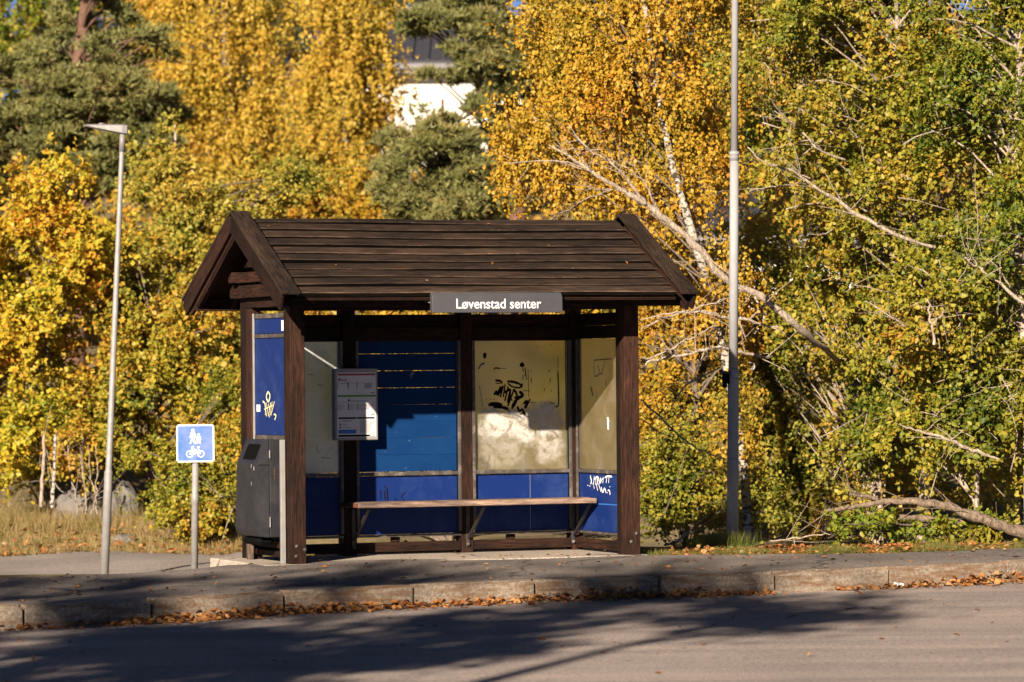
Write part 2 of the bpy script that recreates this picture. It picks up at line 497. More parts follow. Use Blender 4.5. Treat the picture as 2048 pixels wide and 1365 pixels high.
def beam(name, mat, parent, a, b, wd, ht, side=(0, 0, 1), bev=0.004):
    a, b = Vector(a), Vector(b)
    x = (b - a); L = x.length; x.normalize()
    s = Vector(side); y = s.cross(x).normalized(); z = x.cross(y)
    me = box_mesh(L, wd, ht, bev)
    M = Matrix(((x.x, y.x, z.x), (x.y, y.y, z.y), (x.z, y.z, z.z))).to_4x4()
    return link(name, me, mat, parent, Matrix.Translation((a + b) / 2) @ M)

def np_mesh(name, verts, faces, smooth=False):
    """faces: int array (n,k)"""
    me = bpy.data.meshes.new(name)
    verts = np.ascontiguousarray(verts, dtype=np.float32); faces = np.ascontiguousarray(faces, dtype=np.int32)
    n, k = faces.shape
    me.vertices.add(len(verts)); me.vertices.foreach_set('co', verts.ravel())
    me.loops.add(n * k); me.loops.foreach_set('vertex_index', faces.ravel())
    me.polygons.add(n)
    me.polygons.foreach_set('loop_start', np.arange(0, n * k, k, dtype=np.int32))
    if smooth: me.polygons.foreach_set('use_smooth', np.ones(n, dtype=bool))
    me.update(calc_edges=True)
    return me

def lathe_mesh(prof, seg=20, name='lathe', axis='z'):
    """prof: list of (r,z)"""
    vs_, fs = [], []
    for r, z in prof:
        for i in range(seg):
            a = 2 * math.pi * i / seg
            vs_.append((r * math.cos(a), r * math.sin(a), z))
    for j in range(len(prof) - 1):
        for i in range(seg):
            k = (i + 1) % seg
            fs.append((j * seg + i, j * seg + k, (j + 1) * seg + k, (j + 1) * seg + i))
    me = bpy.data.meshes.new(name)
    fs.append(tuple(range(seg))[::-1]); fs.append(tuple(range((len(prof) - 1) * seg, len(prof) * seg)))
    me.from_pydata(vs_, [], fs)
    for p in me.polygons: p.use_smooth = len(p.vertices) == 4
    return me

def tubes_mesh(lines, seg=6, name='tubes'):
    """lines: list of list of (Vector, r)"""
    vs_, fs = [], []
    for ln in lines:
        n0 = len(vs_); k = len(ln)
        ref = Vector((0.31, 0.22, 0.92))
        for i, (p, r) in enumerate(ln):
            d = (ln[min(i + 1, k - 1)][0] - ln[max(i - 1, 0)][0]).normalized()
            if abs(d.dot(ref)) > 0.95: ref = Vector((0.9, 0.1, 0.2))
            a = d.cross(ref).normalized(); b = d.cross(a)
            for s in range(seg):
                t = 2 * math.pi * s / seg
                vs_.append(p + (a * math.cos(t) + b * math.sin(t)) * r)
        for i in range(k - 1):
            for s in range(seg):
                q = (s + 1) % seg
                fs.append((n0 + i * seg + s, n0 + i * seg + q, n0 + (i + 1) * seg + q, n0 + (i + 1) * seg + s))
        vs_.append(ln[-1][0] + (ln[-1][0] - ln[-2][0]).normalized() * ln[-1][1])
        for s in range(seg):
            fs.append((n0 + (k - 1) * seg + s, n0 + (k - 1) * seg + (s + 1) % seg, len(vs_) - 1, len(vs_) - 1))
    fs = np.array(fs, dtype=np.int32)
    tri = fs[:, 2] == fs[:, 3]
    me = bpy.data.meshes.new(name)
    me.from_pydata([tuple(v) for v in vs_], [], [tuple(f[:3]) if t else tuple(f) for f, t in zip(fs.tolist(), tri)])
    for p in me.polygons: p.use_smooth = True
    return me

def smooth_line(pts, sub=4, jit=0.0):
    """Catmull-Rom through (Vector, r)"""
    out = []
    n = len(pts)
    for i in range(n - 1):
        p0, p1, p2, p3 = pts[max(i - 1, 0)], pts[i], pts[i + 1], pts[min(i + 2, n - 1)]
        for s in range(sub):
            t = s / sub
            a = 0.5 * ((2 * p1[0]) + (p2[0] - p0[0]) * t + (2 * p0[0] - 5 * p1[0] + 4 * p2[0] - p3[0]) * t * t + (3 * p1[0] - p0[0] - 3 * p2[0] + p3[0]) * t ** 3)
            r = p1[1] + (p2[1] - p1[1]) * t
            if jit and (i or s): a = a + Vector((random.gauss(0, jit), random.gauss(0, jit), random.gauss(0, jit)))
            out.append((a, r))
    out.append(pts[-1])
    return out

def poly_mesh(pts, t=0.001, name='plate'):
    """flat polygon in XY, extruded t in +Z"""
    bm = bmesh.new()
    vsb = [bm.verts.new((x, y, 0)) for x, y in pts]
    f = bm.faces.new(vsb)
    if f.normal.z < 0: f.normal_flip()
    r = bmesh.ops.extrude_face_region(bm, geom=[f])
    for v in r['geom']:
        if isinstance(v, bmesh.types.BMVert): v.co.z += t
    bmesh.ops.recalc_face_normals(bm, faces=bm.faces[:])
    me = bpy.data.meshes.new(name); bm.to_mesh(me); bm.free()
    return me

def strokes_mesh(strokes, t=0.0012, name='strokes'):
    """strokes: list of (points, width) in XY; flat brush marks with round-ish ends"""
    vs_, fs = [], []
    for k, (pts, wd) in enumerate(strokes):
        P = np.array(pts, float)
        if len(P) > 2:
            Q = []
            for i in range(len(P) - 1):
                p0, p1, p2, p3 = P[max(i - 1, 0)], P[i], P[i + 1], P[min(i + 2, len(P) - 1)]
                for s in range(4):
                    q = s / 4
                    Q.append(0.5 * (2 * p1 + (p2 - p0) * q + (2 * p0 - 5 * p1 + 4 * p2 - p3) * q * q + (3 * p1 - p0 - 3 * p2 + p3) * q ** 3))
            Q.append(P[-1]); P = np.array(Q)
        n = len(P); b = len(vs_); zz = t + 0.00015 * (k % 5)
        for i in range(n):
            d = P[min(i + 1, n - 1)] - P[max(i - 1, 0)]
            d = d / (np.linalg.norm(d) + 1e-9)
            nn = np.array([-d[1], d[0]])
            ww = wd / 2 * (0.55 if i in (0, n - 1) else random.uniform(0.85, 1.15))
            a, c = P[i] + nn * ww, P[i] - nn * ww
            vs_ += [(a[0], a[1], zz), (c[0], c[1], zz)]
        for i in range(n - 1):
            fs.append((b + 2 * i, b + 2 * i + 1, b + 2 * i + 3, b + 2 * i + 2))
    me = bpy.data.meshes.new(name); me.from_pydata(vs_, [], fs)
    return me

def merge_boxes(rects, t=0.0008, name='print'):
    """rects: (x0,y0,x1,y1) flat printed bars in XY"""
    vs_, fs = [], []
    for x0, y0, x1, y1 in rects:
        b = len(vs_)
        vs_ += [(x0, y0, t), (x1, y0, t), (x1, y1, t), (x0, y1, t)]
        fs.append((b, b + 1, b + 2, b + 3))
    me = bpy.data.meshes.new(name); me.from_pydata(vs_, [], fs)
    return me

# ------------------------------------------------------------------ terrain
KU = np.array([-40, -12, -6, -3.2, -2.16, -0.99, 0.18, 1.28, 2.39, 3.46, 4.58, 5.82, 8, 14, 40.])
KV = np.array([-7.0, -4.3, -3.65, -3.22, -3.05, -2.72, -2.45, -2.33, -2.30, -2.25, -2.15, -1.93, -1.4, 0.3, 9.0])
BU = np.array([-40, -12, -2.7, -1.8, -0.9, -0.45, 0.0, 3.0, 3.3, 4.1, 5.0, 6.0, 6.8, 8, 14, 40.])
BV = np.array([-3.6, -1.2, -0.60, -0.58, -0.15, 0.25, 0.3, 0.3, -0.14, -0.36, -0.5, -0.53, -0.49, -0.2, 1.6, 10.5])
vk = lambda u: np.interp(u, KU, KV)
vb = lambda u: np.interp(u, BU, BV)
zpav = lambda u, v: 0.03 * np.minimum(v, 0.0)
KH = 0.165
def zroad(u, v):
    k = vk(u)
    return 0.03 * np.minimum(k, 0) - KH - 0.004 * np.minimum(np.maximum(k - v, 0), 12)
def sstep(x, a, b):
    t = np.clip((x - a) / (b - a), 0, 1); return t * t * (3 - 2 * t)
def land(X, Y):
    u, v = to_uv(X, Y)
    zl = np.interp(Y, [0, 33.4, 36, 40, 46, 52, 60, 70, 85, 110, 200, 600, 2000], [-.03, -.03, -.32, -.5, -.45, .02, 1.2, 3, 6, 9, 13, 20, 30])
    zr = np.interp(Y, [0, 35, 37.5, 40, 44, 47, 52, 60, 70, 85, 110, 200, 600, 2000], [-.03, -.03, -.05, -.2, -.29, -.1, .5, 1.6, 3.2, 6, 9, 13, 20, 30])
    wgt = sstep(X + 0.068 * (Y - 36), -2.8, -1.3)
    z = zl * (1 - wgt) + zr * wgt
    return z + 0.03 * np.sin(X * 1.7 + Y * 0.9) * sstep(v, 2, 5)
def ground_z(X, Y):
    X = np.asarray(X, float); Y = np.asarray(Y, float)
    u, v = to_uv(X, Y)
    L = land(X, Y)
    pv = zpav(u, v) - 0.035
    rd = zroad(u, v) - 0.05
    b = vb(u); k = vk(u)
    a = sstep(v, b - 0.15, b + 0.5)
    z = pv * (1 - a) + L * a
    inslab = (u > -0.45) & (u < 3.45) & (v < 1.6)
    z = np.where(inslab, np.minimum(z, -0.05), z)
    c = sstep(v, k + 0.12, k + 0.5)
    return rd * (1 - c) + z * c

def axis(vals):
    out = []
    for a, b, s in vals:
        out.append(np.arange(a, b, s))
    out.append([vals[-1][1]])
    return np.concatenate(out)
gx = axis([(-1500, -200, 130), (-200, -40, 16), (-40, -14, 2.6), (-14, -7, 0.5), (-7, 8, 0.18), (8, 16, 0.6), (16, 40, 3), (40, 200, 16), (200, 1500, 130)])
gy = axis([(-300, -20, 40), (-20, 24, 4), (24, 29, 0.5), (29, 42, 0.16), (42, 60, 0.6), (60, 120, 4), (120, 400, 28), (400, 2000, 160)])
GX, GY = np.meshgrid(gx, gy)
GZ = ground_z(GX, GY)
nx, ny = len(gx), len(gy)
idx = np.arange(nx * ny).reshape(ny, nx)
fc = np.stack([idx[:-1, :-1].ravel(), idx[:-1, 1:].ravel(), idx[1:, 1:].ravel(), idx[1:, :-1].ravel()], 1)
gnd = link('ground', np_mesh('ground', np.stack([GX.ravel(), GY.ravel(), GZ.ravel()], 1), fc, True), 'soil')
tag(gnd, kind='structure')

def sheet(name, mat, us, tfun, nt_, zf):
    vs_ = []
    for u in us:
        t0, t1 = tfun(u)
        for j in range(nt_ + 1):
            v = t0 + (t1 - t0) * j / nt_
            x, y = from_uv(u, v)
            vs_.append((x, y, float(zf(u, v))))
    n = nt_ + 1; m_ = len(us)
    idx = np.arange(n * m_).reshape(m_, n)
    f = np.stack([idx[:-1, :-1].ravel(), idx[1:, :-1].ravel(), idx[1:, 1:].ravel(), idx[:-1, 1:].ravel()], 1)
    o = link(name, np_mesh(name, np.array(vs_), f, True), mat)
    return tag(o, kind='structure')
us = np.concatenate([np.arange(-40, -8, 2), np.arange(-8, 12, 0.25), np.arange(12, 41, 2)])
road = sheet('road', 'asphalt_road', us, lambda u: (float(vk(u)) - 13.5, float(vk(u)) + 0.06), 20, zroad)
pave = sheet('pavement', 'asphalt_walk', us, lambda u: (float(vk(u)) + 0.15, float(vb(u)) + 0.03 * math.sin(u * 9) + 0.02 * math.sin(u * 23)), 12,
             lambda u, v: zpav(u, v) + 0.006 * math.sin(u * 2.1 + v) + (0.004 if v > float(vk(u)) + 0.3 else 0))
# concrete slab under the shelter
me = box_mesh(3.55, 1.55, 0.12, 0.012)
slabo = link('shelter_floor_slab', me, 'concrete')
cx, cy = from_uv(1.52, 0.72)
slabo.matrix_world = Matrix.Translation((cx, cy, -0.056)) @ Matrix.Rotation(YAW, 4, 'Z')
tag(slabo, kind='structure')
# side path, lower, on the left
xs = np.arange(-16, -2.5, 0.2); ys = np.arange(34.6, 45.9, 0.2)
SX, SY = np.meshgrid(xs, ys)
SY = SY + np.where(SY > 45, 0.25 * np.sin(SX * 1.3) + 0.1 * np.sin(SX * 4), 0)
SX = SX - 0.05 * np.maximum(SY - 36, 0) * np.clip((SX + 8) / 5, 0, 1)
SZ = ground_z(SX, SY) + 0.02
u_, v_ = to_uv(SX, SY)
SZ = np.where(v_ < vb(u_) + 0.45, ground_z(SX, SY) - 0.03, SZ)
idx = np.arange(SX.size).reshape(SX.shape)
fc = np.stack([idx[:-1, :-1].ravel(), idx[:-1, 1:].ravel(), idx[1:, 1:].ravel(), idx[1:, :-1].ravel()], 1)
tag(link('side_path', np_mesh('side_path', np.stack([SX.ravel(), SY.ravel(), SZ.ravel()], 1), fc, True), 'asphalt_path'), kind='structure')

# kerb of separate granite stones
kerb = tag(empty('kerb', (0, 0, 0)), kind='structure')
stones = [-9.0, -7.8, -6.6, -5.45, -4.3, -3.21, -2.16, -0.99, 0.18, 1.28, 2.39, 3.46, 4.58, 5.82, 6.95, 8.1, 9.3, 10.5]
for a, b in zip(stones[:-1], stones[1:]):
    pa = Vector((*from_uv(a, float(vk(a))), 0)); pb = Vector((*from_uv(b, float(vk(b))), 0))
    za = 0.03 * min(float(vk(a)), 0); zb = 0.03 * min(float(vk(b)), 0)
    d = (pb - pa); L = d.length - random.uniform(0.018, 0.034); d.normalize()
    bm = bmesh.new()
    bmesh.ops.create_cube(bm, size=1)
    hz = 0.34
    for v in bm.verts:
        v.co.x *= L; v.co.y = v.co.y * 0.15 + 0.075; v.co.z = v.co.z * hz - hz / 2
    bmesh.ops.bevel(bm, geom=[e for e in bm.edges if all(q.co.z > -0.05 for q in e.verts)], offset=0.018, segments=2, affect='EDGES')
    bmesh.ops.subdivide_edges(bm, edges=[e for e in bm.edges if abs(e.verts[0].co.x - e.verts[1].co.x) > L * 0.5], cuts=5)
    for v in bm.verts:
        v.co += Vector((random.uniform(-.005, .005), random.uniform(-.006, .005), random.uniform(-.005, .004)))
    me = bpy.data.meshes.new('kerb_stone'); bm.to_mesh(me); bm.free()
    n_ = Vector((-d.y, d.x, 0))
    mid = (pa + pb) / 2 + Vector((0, 0, (za + zb) / 2 + 0.016 + random.uniform(-.008, .010)))
    xv = (d + Vector((0, 0, (zb - za) / d.length / max(L, .1)))).normalized()
    M = Matrix(((xv.x, n_.x, 0, mid.x), (xv.y, n_.y, 0, mid.y), (xv.z, 0, 1, mid.z), (0, 0, 0, 1)))
    link('kerb_stone', me, 'granite', kerb, M)

# ------------------------------------------------------------------ bus shelter
S = empty('bus_shelter', P0, YAW)
tag(S, 'dark brown wooden bus shelter with plank roof and blue panels on the pavement', 'bus shelter')
PW = 'post_wood'
fl = slab('post', PW, S, 0, .13, 0, .105, 0.0, 2.34)
slab('post', PW, S, .008, .122, .106, .2, 0.0, 2.30)
slab('post', PW, S, 3.096, 3.236, 0, .105, 0.0, 2.34)
slab('post', PW, S, 3.10, 3.228, .106, .2, 0.0, 2.30)
for a, b in ((0, .10), (.90, 1.02), (2.02, 2.13), (3.10, 3.20)):
    slab('post', PW, S, a, b, 1.20, 1.36, 0.0, 2.36)
bolt_me = lathe_mesh([(0.0, 0), (.017, 0), (.017, .004), (.011, .004), (.011, .011), (.006, .013)], 10, 'bolt')
def bolt(u, v, z, rot=Matrix.Rotation(R(90), 4, 'X')):
    link('bolt', bolt_me, 'rail_metal', S, Matrix.Translation((u, v, z)) @ rot)
for x, z in ((.045, .155), (.118, .125), (.04, .07), (3.15, .12), (3.2, .19)): bolt(x, 0, z)
# top plates and ties
slab('beam', PW, S, -.05, 3.30, .01, .11, 2.41, 2.50, 'x')
slab('beam', PW, S, .135, 3.09, .03, .10, 2.165, 2.34, 'x')
slab('beam', PW, S, -.14, 3.38, 1.16, 1.26, 2.42, 2.515, 'x')
for u0 in (-.004, 3.13):
    slab('beam', PW, S, u0, u0 + .11, .205, 1.195, 2.20, 2.285, 'y')
for u0 in (-.062, 3.24):
    slab('tie_beam', PW, S, u0, u0 + .055, -.32, 1.46, 2.288, 2.405, 'y')
for u0 in (-.10, 3.22):
    slab('tie_beam', PW, S, u0, u0 + .09, .12, 1.155, 2.418, 2.508, 'y')
for u0 in (-.05, 3.20):
    slab('tie_beam', PW, S, u0, u0 + .08, .28, 1.10, 2.552, 2.605, 'y')
for u in (-.10, 2.9):
    bolt(u + (.0 if u < 0 else .0), .0, 2.39)
slab('king_post', PW, S, -.05, .05, .61, .71, 2.61, 2.85)
slab('king_post', PW, S, 3.17, 3.27, .61, .71, 2.61, 2.85)

# back wall
def panel(name, mat, u0, u1, z0, z1, v=1.235, t=.012, parent=None):
    """flat board in the back wall, local x along the wall and y up from its lower left corner"""
    me = box_mesh(u1 - u0, z1 - z0, t, .002)
    for q in me.vertices: q.co += Vector(((u1 - u0) / 2, (z1 - z0) / 2, -t / 2))
    return link(name, me, mat, parent or S, Matrix.Translation((u0, v, z0)) @ Matrix.Rotation(R(90), 4, 'X'))
bays = ((.10, .90), (1.02, 2.02), (2.13, 3.10))
for i, (a, b) in enumerate(bays):
    slab('header_board', PW, S, a, b, 1.225, 1.26, 1.902, 2.03, 'x')
    slab('header_board', PW, S, a, b, 1.262, 1.29, 2.01, 2.142, 'x')
    slab('rail', 'rail_metal', S, a, b, 1.205, 1.245, .706, .738, 'x', .003)
    slab('rail', 'rail_metal', S, a, b, 1.205, 1.245, .160, .182, 'x', .003)
    slab('bottom_rail', PW, S, a - .0, b, 1.21, 1.29, .028, .112, 'x')
    slab('bracing', PW, S, a + .35, a + .43, 1.262, 1.30, .115, .158, 'x')
    for e in (a, b - .028):
        slab('frame_strip', 'rail_metal', S, e, e + .028, 1.195, 1.222, .20, 1.91, 'z', .003)
    blu = panel('blue_panel', 'blue_panel', a + .03, b - .03, .184, .704)
    if i == 2:
        link('joint', merge_boxes([(.535, 0.0, .539, .52)], .0006), 'print_grey', blu)
win_l = panel('window_pane', 'pane_grey', .13, .872, .74, 1.912, 1.24)
win_r = panel('window_pane', 'pane_amber', 2.16, 3.07, .74, 1.912, 1.24)
z = .742
k = 0
while z < 2.05:
    z1 = min(z + .150, 2.14)
    p = panel('wall_plank', 'blue_plank', 1.05, 1.99, z, z1 - .001, 1.238 + random.uniform(-.003, .003), .02)
    p.rotation_euler.y += random.uniform(-.0012, .0012)
    z = z1 + (.0022 if k in (4, 5, 6) else -.001)
    k += 1
    if z > 1.9: break
link('chalk_mark', strokes_mesh([([(.50, .035), (.53, .10), (.515, .085), (.49, .06)], .010), ([(.53, .10), (.535, .07)], .008)]), 'ink_soft', S,
     Matrix.Translation((1.05, 1.228, 1.535)) @ Matrix.Rotation(R(90), 4, 'X'))
smudge = link('scuff', strokes_mesh([([(.20, .40), (.20, .32)], .012), ([(.24, .44), (.245, .42)], .012), ([(.26, .42), (.265, .30)], .014), ([(.235, .40), (.24, .31)], .012), ([(.34, .33), (.34, .30)], .012), ([(.39, .33), (.43, .38)], .010), ([(.415, .32), (.42, .28)], .012), ([(.42, .26), (.42, .245)], .010)]),
     'stain', S, Matrix.Translation((1.05, 1.2215, .184)) @ Matrix.Rotation(R(90), 4, 'X'))

# graffiti on the amber pane, local metres on a 0.91 x 1.172 pane
def px2pane(x, y):     # pixel of the pane crop (38..972 , 48..1300)
    return ((x - 38) / 934 * .91, (1300 - y) / 1252 * 1.172)
gst = []
def gs(w_, *pts): gst.append(([px2pane(*p) for p in pts], w_ * 1.3))
gs(.022, (160, 175), (145, 200), (155, 225)); gs(.020, (150, 190), (165, 205))
gs(.016, (250, 440), (300, 445), (320, 470)); gs(.014, (255, 465), (300, 470))
gs(.016, (370, 450), (430, 455), (500, 480), (520, 510)); gs(.012, (375, 465), (420, 500), (500, 510), (525, 470))
gs(.020, (240, 580), (265, 545), (275, 580), (310, 500), (300, 560)); gs(.024, (330, 490), (300, 600)); gs(.020, (350, 480), (330, 600))
gs(.022, (380, 500), (345, 640)); gs(.020, (345, 560), (400, 530), (375, 660)); gs(.022, (440, 520), (375, 690)); gs(.018, (400, 600), (420, 640))
gs(.018, (440, 530), (470, 600), (430, 700)); gs(.020, (490, 545), (525, 590), (440, 610)); gs(.020, (525, 590), (450, 640), (415, 715)); gs(.016, (470, 690), (490, 740), (520, 720), (545, 780))
gs(.018, (530, 670), (570, 640), (545, 715)); gs(.018, (600, 620), (560, 700)); gs(.016, (540, 660), (590, 650)); gs(.016, (500, 770), (540, 750))
gs(.026, (180, 675), (250, 665), (320, 680)); gs(.022, (230, 690), (300, 695), (380, 715)); gs(.014, (330, 700), (400, 740))
gs(.024, (510, 310), (520, 280), (535, 310)); gs(.012, (525, 310), (535, 360)); gs(.014, (550, 320), (560, 400)); gs(.012, (530, 390), (528, 435)); gs(.012, (550, 380), (570, 435))
gs(.008, (580, 340), (585, 600)); gs(.008, (530, 540), (600, 545)); gs(.012, (610, 420), (612, 465)); gs(.010, (610, 345), (612, 365)); gs(.012, (790, 345), (797, 365)); gs(.010, (805, 425), (798, 465))
gs(.010, (742, 520), (742, 548)); gs(.012, (808, 540), (815, 552)); gs(.010, (880, 350), (885, 600), (880, 690), (850, 700)); gs(.006, (882, 220), (880, 330))
gs(.012, (795, 660), (840, 665)); gs(.008, (610, 655), (650, 660)); gs(.010, (240, 325), (260, 320), (300, 325)); gs(.006, (300, 325), (370, 325)); gs(.008, (245, 345), (242, 325))
for c in ((160, 618), (195, 620), (235, 618), (580, 793), (598, 820), (632, 845), (808, 97), (678, 122)): gs(.012, c, (c[0] + 8, c[1] + 4))
link('graffiti_tag', strokes_mesh(gst), 'ink', win_r)
sst = []
def ss(w_, *pts): sst.append(([px2pane(*p) for p in pts], w_))
ss(.018, (370, 760), (430, 765), (520, 805)); ss(.016, (410, 800), (480, 805)); ss(.018, (85, 330), (110, 290), (150, 270)); ss(.012, (95, 490), (125, 690))
for y in range(920, 1040, 22):
    ss(.004, (320 + (y % 3) * 5, y), (326, y + 14)); ss(.004, (390 + y % 7 * 6, y + 10), (400, y + 28)); ss(.004, (430, y - 10), (436, y + 4))
ss(.010, (110, 1250), (200, 1255)); ss(.008, (130, 1270), (190, 1280))
link('faded_scribble', strokes_mesh(sst, .0008), 'ink_soft', win_r)
lst = []
for x, y, w_, h in ((100, 180, .006, .05), (420, 250, .05, .012), (500, 330, .04, .010), (150, 420, .03, .03), (280, 430, .015, .04), (560, 180, .02, .02), (150, 620, .05, .02), (520, 880, .10, .015), (480, 800, .02, .05), (300, 700, .03, .006)):
    lst.append(([(x / 600 * .66, 1.172 - y / 1000 * 1.172), (x / 600 * .66 + w_, 1.172 - y / 1000 * 1.172 - h)], .010))
link('faded_scribble', strokes_mesh(lst, .0008), 'ink_soft', win_l)

# right wall (inner face looks towards -u)
def side_panel(name, mat, u, v0, v1, z0, z1, t=.012, face=-1):
    """board in a side wall: local x runs from the viewer-left edge, y up, z out of the face"""
    me = box_mesh(v1 - v0, z1 - z0, t, .002)
    for q in me.vertices: q.co += Vector(((v1 - v0) / 2, (z1 - z0) / 2, -t / 2))
    # seen from -u: left is the far end (v1)
    M = Matrix(((0, 0, -1, u), (-1, 0, 0, v1), (0, 1, 0, z0), (0, 0, 0, 1)))
    return link(name, me, mat, S, M)
sw = side_panel('window_pane', 'pane_tan', 3.155, .23, 1.17, .74, 1.912)
sb = side_panel('blue_panel', 'blue_panel', 3.155, .23, 1.17, .184, .704)
for z0, z1 in ((.706, .738), (.160, .182)):
    slab('rail', 'rail_metal', S, 3.135, 3.175, .205, 1.195, z0, z1, 'y', .003)
for z0, z1 in ((1.915, 2.03), (2.0315, 2.142)):
    slab('header_board', PW, S, 3.145, 3.185, .205, 1.195, z0, z1, 'y')
slab('bottom_rail', PW, S, 3.12, 3.19, .205, 1.195, .028, .112, 'y')
for v0 in (.205, 1.168):
    slab('frame_strip', 'rail_metal', S, 3.13, 3.15, v0, v0 + .027, .20, 1.91, 'z', .003)
tg = []
for pts, w_ in (([(.20, .46), (.23, .40), (.21, .33)], .016), ([(.30, .48), (.28, .33)], .018), ([(.34, .46), (.33, .32)], .018), ([(.30, .42), (.38, .47), (.37, .33)], .016), ([(.40, .47), (.42, .34)], .018), ([(.45, .46), (.43, .36), (.50, .45)], .016), ([(.52, .47), (.50, .36)], .016), ([(.55, .46), (.62, .49), (.72, .485)], .016), ([(.60, .48), (.58, .37)], .018), ([(.65, .47), (.64, .37)], .016),
                ([(.26, .36), (.30, .25)], .014), ([(.34, .35), (.38, .22)], .016), ([(.40, .34), (.46, .20)], .016), ([(.46, .29), (.50, .20), (.54, .27), (.58, .19)], .016), ([(.62, .24), (.66, .23), (.67, .16)], .014), ([(.20, .48), (.22, .47)], .016), ([(.13, .31), (.15, .30)], .014), ([(.18, .30), (.20, .29)], .014), ([(.60, .20), (.615, .19)], .014), ([(.66, .31), (.675, .30)], .014)):
    tg.append(([(x * .95 + .06, .335 + (y - .16) * .50) for x, y in pts], w_ * .95))
link('graffiti_tag', strokes_mesh(tg), 'spray_white', sb)
link('scuff', strokes_mesh([([(.0 + .01, .245), (.93, .25)], .02)], .0007), 'print_blue', sb)
wt = [([(.66, .47), (.67, .36)], .06), ([(.68, .45), (.66, .38)], .05)]
link('paint_blot', strokes_mesh(wt), 'spray_white', sw)
st_ = [([(.36, .98), (.75, .99)], .02), ([(.36, .98), (.37, .84), (.50, .86)], .014), ([(.44, .95), (.52, .85), (.60, .97)], .012), ([(.28, .74), (.33, .66)], .05), ([(.62, .80), (.64, .74)], .02), ([(.40, .70), (.42, .60)], .010), ([(.70, .90), (.72, .86)], .012)]
link('faded_scribble', strokes_mesh(st_, .0009), 'ink_soft', sw)

# left wall (outer face looks towards -u)
lp = side_panel('blue_panel', 'blue_panel', .028, .225, 1.05, 1.095, 1.93)
lt = side_panel('blue_panel', 'blue_panel', .028, .225, 1.05, 1.972, 2.10)
side_panel('blue_panel', 'blue_panel', .034, .225, 1.05, .20, 1.05)
for z0, z1 in ((1.055, 1.092), (1.934, 1.968), (2.104, 2.145)):
    slab('rail', 'rail_metal', S, .018, .066, .205, 1.195, z0, z1, 'y', .003)
slab('post', PW, S, .0, .09, 1.06, 1.195, 0.0, 2.195)
slab('frame_strip', 'galvanised', S, .010, .026, 1.03, 1.056, .2, 2.15, 'z', .003)
slab('bottom_rail', PW, S, .01, .08, .205, 1.055, .05, .10, 'y')
slab('bottom_rail', PW, S, .01, .08, .205, 1.055, .125, .19, 'y')
tl = []
for pts, w_ in (([(.30, .22), (.35, .25), (.40, .22), (.36, .17), (.31, .19), (.30, .22)], .012), ([(.20, .17), (.26, .15), (.28, .07)], .012), ([(.30, .16), (.27, .05)], .016), ([(.36, .15), (.30, .04)], .014), ([(.42, .16), (.35, .04)], .016), ([(.46, .17), (.38, .03)], .012), ([(.52, .17), (.42, .05)], .014), ([(.50, .06), (.56, .05), (.52, .01)], .010), ([(.24, .10), (.50, .14)], .010)):
    tl.append(([(x + .02, y + .12) for x, y in pts], w_ * 1.5))
link('graffiti_tag', strokes_mesh(tl), 'spray_yellow', lp)
link('sticker', merge_boxes([(.05, .20, .15, .26)], .0009), 'white_print', lp)
link('sticker', merge_boxes([(.74, .02, .82, .11)], .0009), 'white_print', lt)

